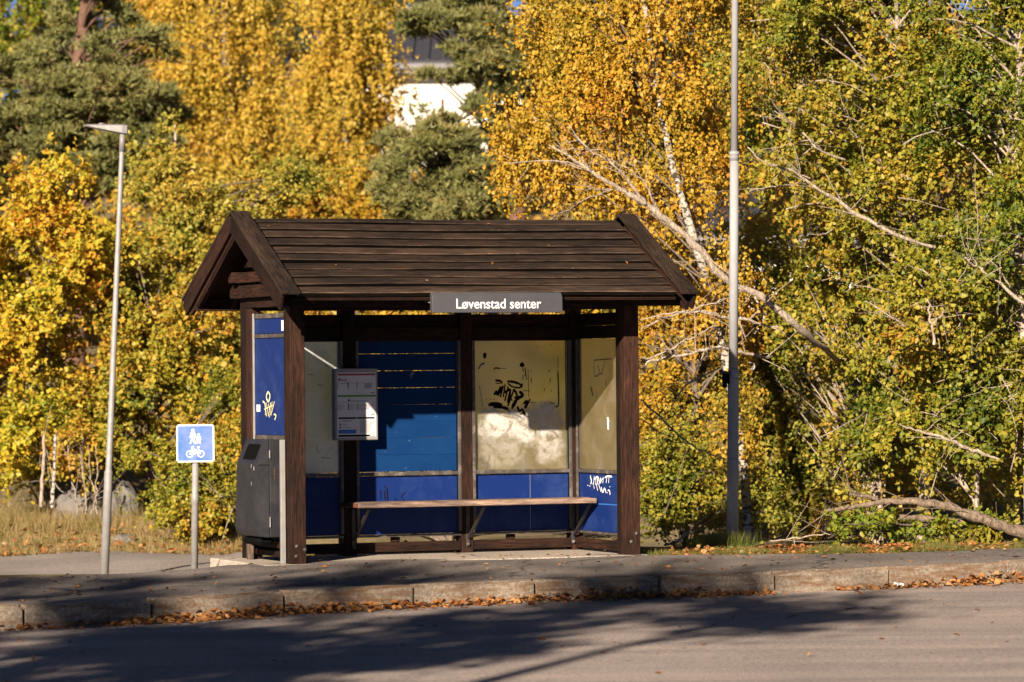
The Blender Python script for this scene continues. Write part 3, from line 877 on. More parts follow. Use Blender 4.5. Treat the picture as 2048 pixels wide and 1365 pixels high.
# roof
TH = math.atan(0.534)
RZ, RV = 2.966, .66
def rp(v, off=0.0):
    """point on the roof plane at horizontal position v with an offset along the outward normal"""
    s = -1 if v <= RV else 1
    z = RZ - abs(v - RV) * math.tan(TH)
    return Vector((0, v + s * math.sin(TH) * off, z + math.cos(TH) * off))
roof = link('roof', None, None, S)
roof.empty_display_size = .2
FV, BVv = -.62, 1.96
for s, ve in ((-1, FV), (1, BVv)):
    a = rp(RV - s * -.0 + s * .012, -.055); b = rp(ve - s * .02, -.055)
    mid = (a + b) / 2; mid.x = 1.582
    L = (b - a).length
    me = box_mesh(L, 3.515, .026, .002)
    rot = Matrix.Rotation(R(90) * s, 4, 'Z')
    x = (b - a).normalized(); y = Vector((-s, 0, 0)) if s < 0 else Vector((-1, 0, 0))
    y = Vector((1, 0, 0)); zz = x.cross(y)
    if zz.z < 0: y = -y; zz = x.cross(y)
    M = Matrix(((x.x, y.x, zz.x), (x.y, y.y, zz.y), (x.z, y.z, zz.z))).to_4x4()
    link('deck_board', me, PW, roof, Matrix.Translation(mid) @ M)
    total = abs(ve - RV) / math.cos(TH)
    rows = 10
    pitch = total / (rows - .35)
    for r_ in range(rows):
        d0 = r_ * pitch - (.35 * pitch if r_ else 0) + .004
        d1 = d0 + pitch - .026 - (.35 * pitch if r_ == 0 else 0)
        if d1 > total + .02: d1 = total + .02
        dm = (d0 + d1) / 2
        off = random.uniform(-.003, .003)
        ph = random.uniform(0, 6); ph2 = random.uniform(0, 6)
        # cross-section (along the slope, off the slope): upper edge thin, lower edge thick and undercut
        sec_ = [(-.012, -.026), (-.012, -.004), (.004, .0), (pitch - .009, .023), (pitch, .018), (pitch - .020, -.026)]
        sec_ = [(min(a_, d1 - d0 + .022) if r_ == 0 else a_, b_) for a_, b_ in sec_]
        if r_ == 0: sec_ = [(.0, -.026), (.0, .0), (.004, .002), (.65 * pitch - .009, .018), (.65 * pitch, .012), (.65 * pitch - .020, -.026)]
        bm = bmesh.new(); rings = []
        for j_ in range(9):
            x_ = -1.76 + 3.475 * j_ / 8
            dz_ = .006 * math.sin(x_ * 1.6 + ph) + random.uniform(-.002, .002); dy_ = .005 * math.sin(x_ * 2.3 + ph2) + random.uniform(-.002, .002)
            rings.append([bm.verts.new((x_, s * (a_ + dy_), b_ + dz_ + off)) for a_, b_ in sec_])
        for A_, B_ in zip(rings[:-1], rings[1:]):
            for q in range(6):
                f_ = bm.faces.new((A_[q], B_[q], B_[(q + 1) % 6], A_[(q + 1) % 6]))
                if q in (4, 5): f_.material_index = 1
                if q == 3: f_.material_index = 2  # narrow lip face carries the painted-in edge highlight
        bm.faces.new(rings[0]); bm.faces.new(rings[-1][::-1])
        bmesh.ops.recalc_face_normals(bm, faces=bm.faces[:])
        me = bpy.data.meshes.new('roof_plank'); bm.to_mesh(me); bm.free()
        me.materials.append(MATS['roof_wood']); me.materials.append(MATS['roof_edge']); me.materials.append(MATS['roof_lip_highlight'])
        st0 = 0 if r_ == 0 else (.65 + r_ - 1) * pitch
        c = rp(RV + s * st0 * math.cos(TH), 0)
        link('roof_plank', me, None, roof, Matrix.Translation((1.605, c.y, c.z)) @ Matrix.Rotation(TH if s < 0 else -TH, 4, 'X'))
# rafters under the deck
for u in (-.25, .055, 1.07, 2.09, 3.15, 3.40):
    for s, ve in ((-1, FV), (1, BVv)):
        a = rp(RV + s * .02, -.115); b = rp(ve - s * .10, -.115)
        a.x = b.x = u
        beam('rafter', PW, roof, a, b, .048, .09)
# fascia behind the eave
slab('fascia', PW, roof, -.28, 3.44, -.45, -.42, 2.185, 2.30, 'x')
slab('fascia', PW, roof, -.28, 3.44, 1.75, 1.78, 2.185, 2.30, 'x')
# bargeboards and their cap planks
for u0, sgn in ((-.30, -1), (3.465, 1)):
    for s, ve in ((-1, FV - .07), (1, BVv + .05)):
        a = rp(RV + s * .004, 0.0); b = rp(ve, 0.0)
        a.x = b.x = u0
        a2 = rp(RV + s * .0, .06); b2 = rp(ve + s * .03, .06)
        x = (b - a).normalized(); nrm = Vector((0, s * math.sin(TH), math.cos(TH)))
        o1 = nrm * -.03
        beam('bargeboard', PW, roof, a + o1 - x * .0, b + o1, .028, .15, nrm)
        ai = a.copy(); bi = b.copy(); ai.x = bi.x = u0 - sgn * .032
        beam('bargeboard', PW, roof, ai - nrm * .095, bi - nrm * .095 - x * .05, .03, .09, nrm)
        ca = rp(RV + s * .0, .062); cb = rp(ve, .062)
        cu = u0 - sgn * .062
        ca.x = cb.x = cu
        beam('cap_plank', 'roof_wood', roof, ca + Vector((0, 0, 0)), cb + x * .02, .165, .026, nrm)

# bench
bench = empty('bench', S.matrix_world @ Vector((0, 0, 0)) if False else P0, YAW)
tag(bench, 'weathered plank bench along the back wall inside the shelter', 'bench')
for v0, v1, dz in ((.70, .845, 0), (.857, 1.0, .003), (1.012, 1.15, -.002)):
    L0 = .855 + (.0 if v0 < .75 else -.01)
    me = box_mesh(3.125 - L0, v1 - v0, .045, .006)
    link('seat_plank', me, 'bench_wood', bench, Matrix.Translation(((L0 + 3.125) / 2, (v0 + v1) / 2, .4625 + dz)))
link('painted_end', box_mesh(.004, .135, .036, .001), 'rust', bench, Matrix.Translation((.8525, .772, .4625)))
for u in (.985, 2.075, 3.10):
    beam('bracket', 'dark_metal', bench, (u, 1.17, .14), (u, .80, .425), .035, .012, (0, .6, .8))
    beam('bracket', 'dark_metal', bench, (u, .74, .434), (u, 1.19, .434), .035, .008)
    beam('bracket', 'dark_metal', bench, (u, 1.192, .06), (u, 1.192, .42), .035, .008, (0, 1, 0))
    link('bolt', bolt_me, 'rail_metal', bench, Matrix.Translation((u, 1.186, .08)) @ Matrix.Rotation(R(90), 4, 'X'))

# stop name sign
NS = empty('stop_name_sign', S.matrix_basis @ Vector((0, 0, 0)) if False else P0, YAW)
tag(NS, 'grey stop name sign with white lettering hanging on the shelter eave', 'sign')
u0, u1, z0, z1, vv = 1.045, 2.235, 2.128, 2.300, -.665
prof = [(0, 0), (0, .132), (.032, .172), (.06, .172), (.06, 0)]
bm = bmesh.new()
f1 = [bm.verts.new((u0, vv + a, z0 + b)) for a, b in prof]; f2 = [bm.verts.new((u1, vv + a, z0 + b)) for a, b in prof]
bm.faces.new(f1); bm.faces.new(f2[::-1])
for i in range(5): bm.faces.new((f1[i], f2[i], f2[(i + 1) % 5], f1[(i + 1) % 5]))
bmesh.ops.recalc_face_normals(bm, faces=bm.faces[:])
bmesh.ops.bevel(bm, geom=bm.edges[:], offset=.003, segments=1, affect='EDGES')
me = bpy.data.meshes.new('sign_box'); bm.to_mesh(me); bm.free()
link('sign_box', me, 'sign_grey', NS)
cu = bpy.data.curves.new('lettering', 'FONT'); cu.body = 'L\u00f8venstad senter'; cu.size = .118; cu.align_x = 'CENTER'
cu.extrude = .0006; cu.space_character = 1.0; cu.offset = .0005
to = bpy.data.objects.new('lettering_src', cu); COL.objects.link(to)
bpy.context.view_layer.update()
me = bpy.data.meshes.new_from_object(to.evaluated_get(bpy.context.evaluated_depsgraph_get()))
bpy.data.objects.remove(to)
me.name = 'lettering'
xs_ = [v.co.x for v in me.vertices]; wdt = max(xs_) - min(xs_)
kx = .775 / wdt
for v in me.vertices: v.co.x *= kx
me.materials.clear()
link('lettering', me, 'white_print', NS, Matrix.Translation((1.643, vv - .0035, z0 + .036)) @ Matrix.Rotation(R(90), 4, 'X'))
beam('hanger', 'galvanised', NS, (u0 + .02, vv + .061, z0 + .08), (u0 + .02, -.43, z0 + .11), .03, .006)
beam('hanger', 'galvanised', NS, (u1 - .1, vv + .061, z0 + .08), (u1 - .1, -.43, z0 + .11), .03, .006)

# timetable case
TT = empty('timetable_case', P0, YAW)
tag(TT, 'flat grey timetable case with printed sheets on the shelter back wall', 'timetable case')
slab('case', 'case_grey', TT, .775, 1.18, 1.07, 1.15, 1.03, 1.665, 'x', .006)
tb = link('poster', box_mesh(.365, .575, .003, .001), 'paper', TT, Matrix.Translation((.978, 1.068, 1.343)) @ Matrix.Rotation(R(90), 4, 'X'))
def tp(x, y):   # pixels of the poster crop (120..770, 160..1210)
    return ((x - 445) / 650 * .365, (685 - y) / 1050 * .575)
def tr(x0, y0, x1, y1):
    a = tp(x0, y1); b = tp(x1, y0); return (a[0], a[1], b[0], b[1])
def pr(name, mat, rects, t): link(name, merge_boxes([tr(*r) for r in rects], t), mat, tb)
pr('red_bar', 'print_red', [(132, 180, 760, 212), (132, 288, 288, 300)], .0024)
pr('green_bar', 'print_green', [(132, 525, 765, 557), (132, 637, 640, 643)], .0024)
pr('blue_box', 'print_blue', [(140, 1085, 437, 1148)], .0024)
pr('black_bar', 'ink', [(140, 885, 437, 912), (450, 885, 742, 912), (135, 1168, 755, 1200)], .0024)
lines = [(130, 320, 136, 430), (300, 315, 314, 425), (448, 315, 459, 425), (130, 665, 136, 770), (300, 665, 314, 770), (448, 665, 459, 770), (685, 488, 745, 500), (685, 838, 745, 848)]
pr('column_rule', 'ink', lines, .0024)
txt = []
for y in list(range(330, 345, 12)) + [262, 275]: txt.append((190, y, 300, y + 6))
for y in range(335, 415, 13): txt.append((578, y, 578 + random.randint(110, 160), y + 8))
for y in range(672, 770, 12):
    for x in (140, 320, 465): txt.append((x, y, x + random.randint(60, 130), y + 4))
for y in range(675, 760, 13): txt.append((578, y, 578 + random.randint(40, 160), y + 7))
for y in (612, 622): txt.append((350, y, 620, y + 5))
for y in (935, 950, 990, 1003, 1035, 1050): txt.append((200, y, 200 + random.randint(60, 180), y + 7))
for y in range(935, 1140, 14): txt.append((500, y, 500 + random.randint(150, 240), y + 6))
for x in (320, 465, 140): txt.append((x, 332, x + 110, 338))
pr('text_line', 'print_grey', txt, .0024)
pr('icon', 'print_red', [(155, 980, 185, 1015), (160, 940, 178, 960)], .0026)
pr('icon', 'ink', [(155, 1035, 182, 1062), (140, 258, 185, 280), (300, 600, 335, 625)], .0026)
pr('logo_strip', 'white_print', [(665, 1174, 750, 1190)], .0028)

# litter bin, its opening faces left
LB = empty('litter_bin', P0, YAW)
tag(LB, 'dark grey metal litter bin with slanted top on the shelter side', 'litter bin')
V0, V1 = .27, .86
prof = [(-.115, 1.062), (-.205, .855), (-.225, .29), (-.20, .232), (-.105, .222), (-.105, 1.062)]
bm = bmesh.new()
f1 = [bm.verts.new((a, V0, b)) for a, b in prof]; f2 = [bm.verts.new((a, V1, b)) for a, b in prof]
bm.faces.new(f1); bm.faces.new(f2[::-1])
n_ = len(prof)
for i in range(n_): bm.faces.new((f1[i], f2[i], f2[(i + 1) % n_], f1[(i + 1) % n_]))
bmesh.ops.recalc_face_normals(bm, faces=bm.faces[:])
bmesh.ops.bevel(bm, geom=bm.edges[:], offset=.006, segments=2, affect='EDGES')
me = bpy.data.meshes.new('body'); bm.to_mesh(me); bm.free()
link('body', me, 'bin_paint', LB)
slab('back_box', 'bin_paint', LB, -.10, -.012, V0 + .006, V1 - .006, .225, 1.055, 'z', .004)
# flat black plate on the slanted face, painting in the dark of the opening
sl0 = Vector((-.205, 0, .855)); sl1 = Vector((-.115, 0, 1.062)); sx = (sl1 - sl0).normalized(); ncol = Vector((-sx.z, 0, sx.x))
mo = poly_mesh([(-.17, -.066), (-.145, -.078), (.145, -.078), (.17, -.066), (.17, .05), (.145, .066), (-.145, .066), (-.17, .05)], .0015)
mc = (sl0 + sl1) / 2 + ncol * .001; mc.y = (V0 + V1) / 2
yv = Vector((0, -1, 0))
M = Matrix(((yv.x, sx.x, ncol.x, mc.x), (yv.y, sx.y, ncol.y, mc.y), (yv.z, sx.z, ncol.z, mc.z), (0, 0, 0, 1)))
link('mouth', mo, 'black', LB, M)
for z0, z1 in ((.31, .40), (.90, .97)):
    slab('hinge', 'galvanised', LB, -.108, -.097, V0 - .010, V0 - .001, z0, z1, 'z', .003)
slab('door_seam', 'black', LB, -.20, -.108, V0 - .0015, V0 + .004, .842, .848, 'x', 0)
link('rust_streak', strokes_mesh([([(0, .10), (.002, 0)], .010)], .001), 'rust', LB, Matrix.Translation((-.06, V0 + .004, .72)) @ Matrix.Rotation(R(90), 4, 'X'))
link('bird_dropping', strokes_mesh([([(0, .03), (.004, 0)], .014), ([(-.07, .05), (-.07, .02)], .008), ([(-.07, -.10), (-.075, -.13)], .007), ([(-.05, -.36), (-.05, -.365)], .008)], .001), 'spray_white', LB,
     Matrix(((0, 0, -1, -.214), (-1, 0, 0, .36), (0, 1, 0, .80), (0, 0, 0, 1))))
slab('mounting_post', 'galvanised', LB, -.045, -.004, .14, .18, -.02, 1.06, 'z', .003)
slab('mounting_post', 'bench_wood', LB, -.06, -.01, .99, 1.05, -.02, .24, 'z', .004)
slab('liner', 'black', LB, -.19, -.04, V0 + .06, V1 - .08, .155, .222, 'y', .03)

# ------------------------------------------------------------------ street furniture
def taper_pole(name, mat, parent, base, top, prof, seg=20):
    base, top = Vector(base), Vector(top)
    L = (top - base).length
    me = lathe_mesh([(r, f * L) for f, r in prof], seg)
    q = (top - base).to_track_quat('Z', 'Y').to_matrix().to_4x4()
    return link(name, me, mat, parent, Matrix.Translation(base) @ q)

# slim lamp on the left, leaning to the right
bl = at(208, 1156, 41.0); bl.z = float(ground_z(bl.x, bl.y)); tl_ = at(243.5, 262, 41.0); tl_.y = bl.y + .1
LP = empty('street_lamp', bl)
tag(LP, 'slim grey lamp post with flat head leaning right on the left side', 'street lamp')
o = Vector((0, 0, 0)); d = tl_ - bl
taper_pole('pole', 'galvanised', LP, o, d, [(0, .044), (.245, .044), (.247, .044), (.252, .036), (.255, .034), (.965, .026), (.97, .026)])
taper_pole('neck', 'lamp_grey', LP, d * .955, d, [(0, .031), (1.0, .031)])
hm = bmesh.new()
sec = []
for x, hw, zt, zb in ((.03, .05, .045, -.055), (-.02, .06, .05, -.05), (-.15, .065, .048, -.03), (-.28, .06, .045, -.008), (-.38, .045, .04, .012), (-.42, .02, .034, .02)):
    ring = []
    for yy, zz_ in ((-hw, zb + .012), (-hw * .85, zt - .014), (-hw * .4, zt), (hw * .4, zt), (hw * .85, zt - .014), (hw, zb + .012), (hw * .6, zb), (-hw * .6, zb)):
        ring.append(hm.verts.new((x, yy, zz_)))
    sec.append(ring)
for a, b in zip(sec[:-1], sec[1:]):
    for i in range(8): hm.faces.new((a[i], a[(i + 1) % 8], b[(i + 1) % 8], b[i]))
hm.faces.new(sec[0]); hm.faces.new(sec[-1][::-1])
bmesh.ops.recalc_face_normals(hm, faces=hm.faces[:])
me = bpy.data.meshes.new('lamp_head'); hm.to_mesh(me); hm.free()
link('lamp_head', me, 'lamp_grey', LP, Matrix.Translation(d + Vector((.02, 0, .02))) @ Matrix.Rotation(.04, 4, 'Y'))
link('sensor', lathe_mesh([(.028, 0), (.03, .012), (.02, .022)], 12), 'lamp_grey', LP, Matrix.Translation(d + Vector((-.22, 0, .068))))

# tall lamp post on the right, runs out of the picture
br = at(1465, 1090, 38.2); br.z = float(ground_z(br.x, br.y)) - .02
tr_ = at(1470, 0, 38.2)
dirp = (tr_ - br).normalized()
RP = empty('lamp_post', br)
tag(RP, 'tall grey lamp post with a bracket behind the shelter on the right', 'lamp post')
fz = lambda y: (at(1466, y, 38.2).z - br.z) / dirp.z
taper_pole('base_section', 'pole_grey', RP, o, dirp * fz(917), [(0, .0555), (.97, .0555), (1, .054)])
taper_pole('pole', 'pole_grey', RP, dirp * (fz(917)), dirp * fz(738), [(0, .0535), (.01, .0565), (.03, .054), (.94, .054), (1, .048)])
taper_pole('pole', 'pole_grey', RP, dirp * (fz(738)), dirp * fz(315), [(0, .0455), (1, .042)])
taper_pole('collar', 'pole_grey', RP, dirp * fz(322), dirp * fz(303), [(0, .044), (.3, .046), (.35, .05), (.6, .043), (.65, .052), (.9, .05), (1, .038)])
taper_pole('pole', 'pole_grey', RP, dirp * fz(304), dirp * 8.2, [(0, .036), (1, .027)])
beam('lamp_arm', 'pole_grey', RP, dirp * 8.18, dirp * 8.3 + Vector((-.2, -1.3, .1)), .05, .05)
link('lamp_head', box_mesh(.25, .62, .09, .03, 2), 'lamp_grey', RP, Matrix.Translation(dirp * 8.32 + Vector((-.22, -1.6, .12))))
h0 = dirp * fz(745)
beam('strap', 'galvanised', RP, h0 + Vector((-.05, -.05, -.06)), h0 + Vector((.05, -.05, -.06)), .012, .012)
link('bracket', box_mesh(.07, .06, .10, .01), 'black', RP, Matrix.Translation(h0 + Vector((-.075, -.03, -.06))))
link('hood', box_mesh(.11, .10, .03, .008), 'dark_metal', RP, Matrix.Translation(h0 + Vector((-.085, -.03, .0))) @ Matrix.Rotation(.2, 4, 'Y'))
link('knob', lathe_mesh([(.02, 0), (.026, .012), (.02, .05)], 12), 'black', RP, Matrix.Translation(h0 + Vector((-.085, -.03, -.145))))

# footpath sign
SZ_ = 39.0
bs = at(388, 1140, SZ_); bs.z = float(ground_z(bs.x, bs.y)) - .02
ts = at(391.5, 856, SZ_)
SG = empty('path_sign', bs)
tag(SG, 'square blue sign with white walkers and bicycle on a grey post', 'road sign')
ds = ts - bs
taper_pole('post', 'galvanised', SG, o, ds * .985, [(0, .0345), (.55, .0345), (.555, .039), (.60, .039), (.605, .033), (1, .033)])
sw_ = 75 * SZ_ / FPX / 2
cc = at(391.5, 887, SZ_) - bs
fr = Matrix.Translation(cc + Vector((0, -.05, 0))) @ Matrix.Rotation(R(4), 4, 'Z') @ Matrix.Rotation(R(90), 4, 'X')
def rrect(h, r, n=5):
    pts = []
    for cx_, cy_, a0 in ((h - r, h - r, 0), (-h + r, h - r, 90), (-h + r, -h + r, 180), (h - r, -h + r, 270)):
        for i in range(n + 1):
            a = R(a0 + 90 * i / n); pts.append((cx_ + r * math.cos(a), cy_ + r * math.sin(a)))
    return pts
plate = link('plate', poly_mesh(rrect(sw_, .025), .004), 'white_print', SG, fr)
link('blue_face', poly_mesh(rrect(sw_ * .93, .018), .0012), 'sign_blue', plate, Matrix.Translation((0, 0, .0042)))
def circ(cx_, cy_, r, n=16): return [(cx_ + r * math.cos(2 * math.pi * i / n), cy_ + r * math.sin(2 * math.pi * i / n)) for i in range(n)]
kk = sw_ * 2 / 850
P = lambda x, y: ((x - 702) * kk, (652 - y) * kk)
def glyph(name, polys):
    bm = bmesh.new()
    for j, pl in enumerate(polys):
        f = bm.faces.new([bm.verts.new((x, y, .0001 * j)) for x, y in pl])
        if f.normal.z < 0: f.normal_flip()
    me = bpy.data.meshes.new(name); bm.to_mesh(me); bm.free()
    link(name, me, 'white_print', plate, Matrix.Translation((0, 0, .0068)))
glyph('adult_symbol', [[P(*q) for q in pl] for pl in (
    circ(648, 358, 36), [(610, 400), (685, 400), (720, 470), (715, 530), (690, 525), (680, 500), (682, 560), (612, 560), (615, 495), (600, 530), (575, 525), (590, 460)],
    [(612, 550), (655, 550), (640, 590), (600, 660), (568, 660), (600, 600)], [(645, 550), (685, 550), (715, 655), (680, 662), (655, 600)])])
glyph('child_symbol', [[P(*q) for q in pl] for pl in (
    circ(776, 458, 29), [(748, 492), (808, 492), (832, 555), (825, 585), (805, 575), (805, 600), (750, 600), (745, 575), (728, 590), (720, 565)],
    [(750, 595), (782, 595), (755, 660), (722, 660)], [(775, 595), (805, 595), (822, 660), (792, 660)])])
def ringp(cx_, cy_, r0, r1, n=20):
    out = []
    for i in range(n):
        a, b = 2 * math.pi * i / n, 2 * math.pi * (i + 1) / n
        out.append([(cx_ + r1 * math.cos(a), cy_ + r1 * math.sin(a)), (cx_ + r1 * math.cos(b), cy_ + r1 * math.sin(b)), (cx_ + r0 * math.cos(b), cy_ + r0 * math.sin(b)), (cx_ + r0 * math.cos(a), cy_ + r0 * math.sin(a))])
    return out
glyph('bicycle_symbol', [[P(*q) for q in pl] for pl in (ringp(572, 890, 62, 80) + ringp(826, 890, 60, 78) + [
    [(618, 770), (636, 775), (645, 812), (735, 850), (752, 830), (762, 845), (705, 905), (565, 902), (562, 880), (596, 850)], [(612, 715), (670, 715), (670, 735), (635, 740), (625, 790), (605, 790)],
    [(740, 728), (798, 728), (798, 745), (770, 750), (830, 890), (810, 895), (750, 760)], [(640, 765), (735, 800), (732, 815), (638, 785)]])])

# ------------------------------------------------------------------ house(s) on the slope
def house(label, px0, px1, py_eave, py_ridge, Z, depth, name='house', zbase=None, yaw=0):
    a = at(px0, py_eave, Z); b = at(px1, py_eave, Z)
    base = Vector(((a.x + b.x) / 2, Z, float(ground_z((a.x + b.x) / 2, Z)) - .3))
    W = b.x - a.x
    ze = a.z - base.z
    zr = at(px0, py_ridge, Z + depth / 2).z - base.z
    H = empty(name, base, yaw)
    tag(H, label, 'house')
    link('wall', box_mesh(W, depth, ze, .01), 'house_white', H, Matrix.Translation((0, depth / 2, ze / 2)))
    sl_ = math.atan2(zr - ze, depth / 2 + .5)
    L = math.hypot(zr - ze, depth / 2 + .5)
    for s in (-1, 1):
        rf = link('roof', box_mesh(W + 1.0, L, .06, .0), 'house_roof', H, Matrix.Translation((0, depth / 2 + s * (depth / 4 + .25), (ze + zr) / 2 + .22)) @ Matrix.Rotation(-s * sl_, 4, 'X'))
        if s < 0:
            rib = box_mesh(.05, L, .05, .0)
            rib.materials.append(MATS['house_roof'])
            for i in range(int((W + 1) / .34)):
                link('roof_rib', rib, None, rf, Matrix.Translation((-(W + 1) / 2 + .1 + i * .34, 0, .05)))
    link('gutter', box_mesh(W + 1.0, .14, .14, .03), 'gutter', H, Matrix.Translation((0, -.56, ze + .12)))
    link('eave_board', box_mesh(W + .9, .5, .05, .0), 'house_white', H, Matrix.Translation((0, -.27, ze + .035)))
    return H
h1 = house('white house with dark ribbed metal roof between the birches on the slope', 700, 1015, 150, 82, 84, 7)
for x in (-1.6, 1.7):
    wn = link('window', box_mesh(1.1, .08, 1.2, .01), 'white_print', h1, Matrix.Translation((x, -.03, 1.2)))
    link('pane', box_mesh(.95, .02, 1.05, .0), 'black', wn, Matrix.Translation((0, -.045, 0)))
h2 = house('pale house wall glimpsed through the thicket right of the lamp post', 1460, 1680, 500, 400, 58, 6)
wn = link('window', box_mesh(.9, .08, 1.0, .01), 'white_print', h2, Matrix.Translation((.9, -.03, 1.3)))
link('pane', box_mesh(.78, .02, .88, .0), 'black', wn, Matrix.Translation((0, -.045, 0)))

# ------------------------------------------------------------------ vegetation
rng = np.random.default_rng(11)
def unit(a):
    return a / (np.linalg.norm(a, axis=1, keepdims=True) + 1e-9)

def leaves_mesh(P, N, T, L, W, fine=False, name='crown'):
    """P base points, N leaf normals, T tip directions"""
    n = len(P)
    T = unit(T); N = unit(N - (N * T).sum(1, keepdims=True) * T); B = np.cross(T, N)
    L = L[:, None]; W = W[:, None]
    if fine == 'blade':
        vs_ = np.stack([P - B * W * .5, P + B * W * .5, P + T * L], 1).reshape(-1, 3)
        return np_mesh(name, vs_, np.arange(n * 3).reshape(-1, 3))
    if fine:
        vs_ = np.stack([P, P + T * L * .35 + B * W * .5 + N * W * .16, P + T * L * .75 + B * W * .34 + N * W * .10, P + T * L - N * L * .08,
                        P + T * L * .75 - B * W * .34 + N * W * .10, P + T * L * .35 - B * W * .5 + N * W * .16], 1).reshape(-1, 3)
        k = 6; t = np.array([[0, 1, 2], [0, 2, 3], [0, 3, 4], [0, 4, 5]])
    else:
        vs_ = np.stack([P, P + T * L * .5 + B * W * .5 + N * W * .12, P + T * L, P + T * L * .5 - B * W * .5 + N * W * .12], 1).reshape(-1, 3)
        k = 4; t = np.array([[0, 1, 2], [0, 2, 3]])
    f = (np.arange(n)[:, None, None] * k + t[None]).reshape(-1, 3)
    return np_mesh(name, vs_, f)

def sample_ellipsoids(ells, n, shell=2.0, cull=2.1):
    """ells: list of (center Vector, (rx,ry,rz)); returns points and outward dirs"""
    want = n; n = int(n * cull)
    wts = np.array([(e[1][0] * e[1][1] * e[1][2]) ** .8 for e in ells]); wts /= wts.sum()
    ch = rng.choice(len(ells), n, p=wts)
    C = np.array([tuple(e[0]) for e in ells])[ch]; Rr = np.array([e[1] for e in ells])[ch]
    d = unit(rng.normal(size=(n, 3)))
    r = rng.random(n) ** (1 / (3 * shell / 2)) 
    lump = 1 + .22 * np.sin(d[:, 0] * 5 + C[:, 0]) * np.sin(d[:, 2] * 6 + C[:, 2]) + .12 * np.sin(d[:, 1] * 9 + d[:, 2] * 7)
    P = C + d * Rr * (r * lump)[:, None]
    size = float(np.mean([e[1][0] for e in ells]))
    fq = 2.6 / size ** .5
    ph = rng.uniform(0, 6.28, 9)
    f = np.sin(P[:, 0] * fq + ph[0]) * np.sin(P[:, 2] * fq * 1.2 + ph[1]) + .8 * np.sin(P[:, 1] * fq * 1.3 + P[:, 2] * fq * .7 + ph[2])
    f += .7 * np.sin(P[:, 0] * fq * 2.3 + ph[3]) * np.sin(P[:, 2] * fq * 2.6 + ph[4]) + .5 * np.sin(P[:, 1] * fq * 2.4 + P[:, 0] * fq * 1.7 + ph[5]) + rng.normal(size=n) * .45
    k = np.argsort(-f)[:want]; rng.shuffle(k)
    return P[k], d[k]

def E_(px, py, Z, rx, ry, rd):
    return (at(px, py, Z), (rx * Z / FPX, rd, ry * Z / FPX))

def branches(trunk, targets, r0=.02, sag=.1, n=4):
    """curved limbs from the trunk line to the target points"""
    out = []
    tz = np.array([p[0].z for p in trunk])
    for t in targets:
        t = Vector(t)
        want = t.z - random.uniform(.2, .55) * (abs(t.x - trunk[0][0].x) + abs(t.y - trunk[0][0].y) + .5)
        i = int(np.argmin(abs(tz - want)))
        a, ra = trunk[i]
        r = min(r0, ra * .7)
        ln = []
        for s in range(n + 1):
            f = s / n
            p = a.lerp(t, f); p.z += sag * math.sin(f * math.pi) + random.gauss(0, .015)
            p.x += random.gauss(0, .02) * (0 < s < n); p.y += random.gauss(0, .02) * (0 < s < n)
            ln.append((p, r * (1 - .8 * f) + .0025))
        out.append(ln)
    return out

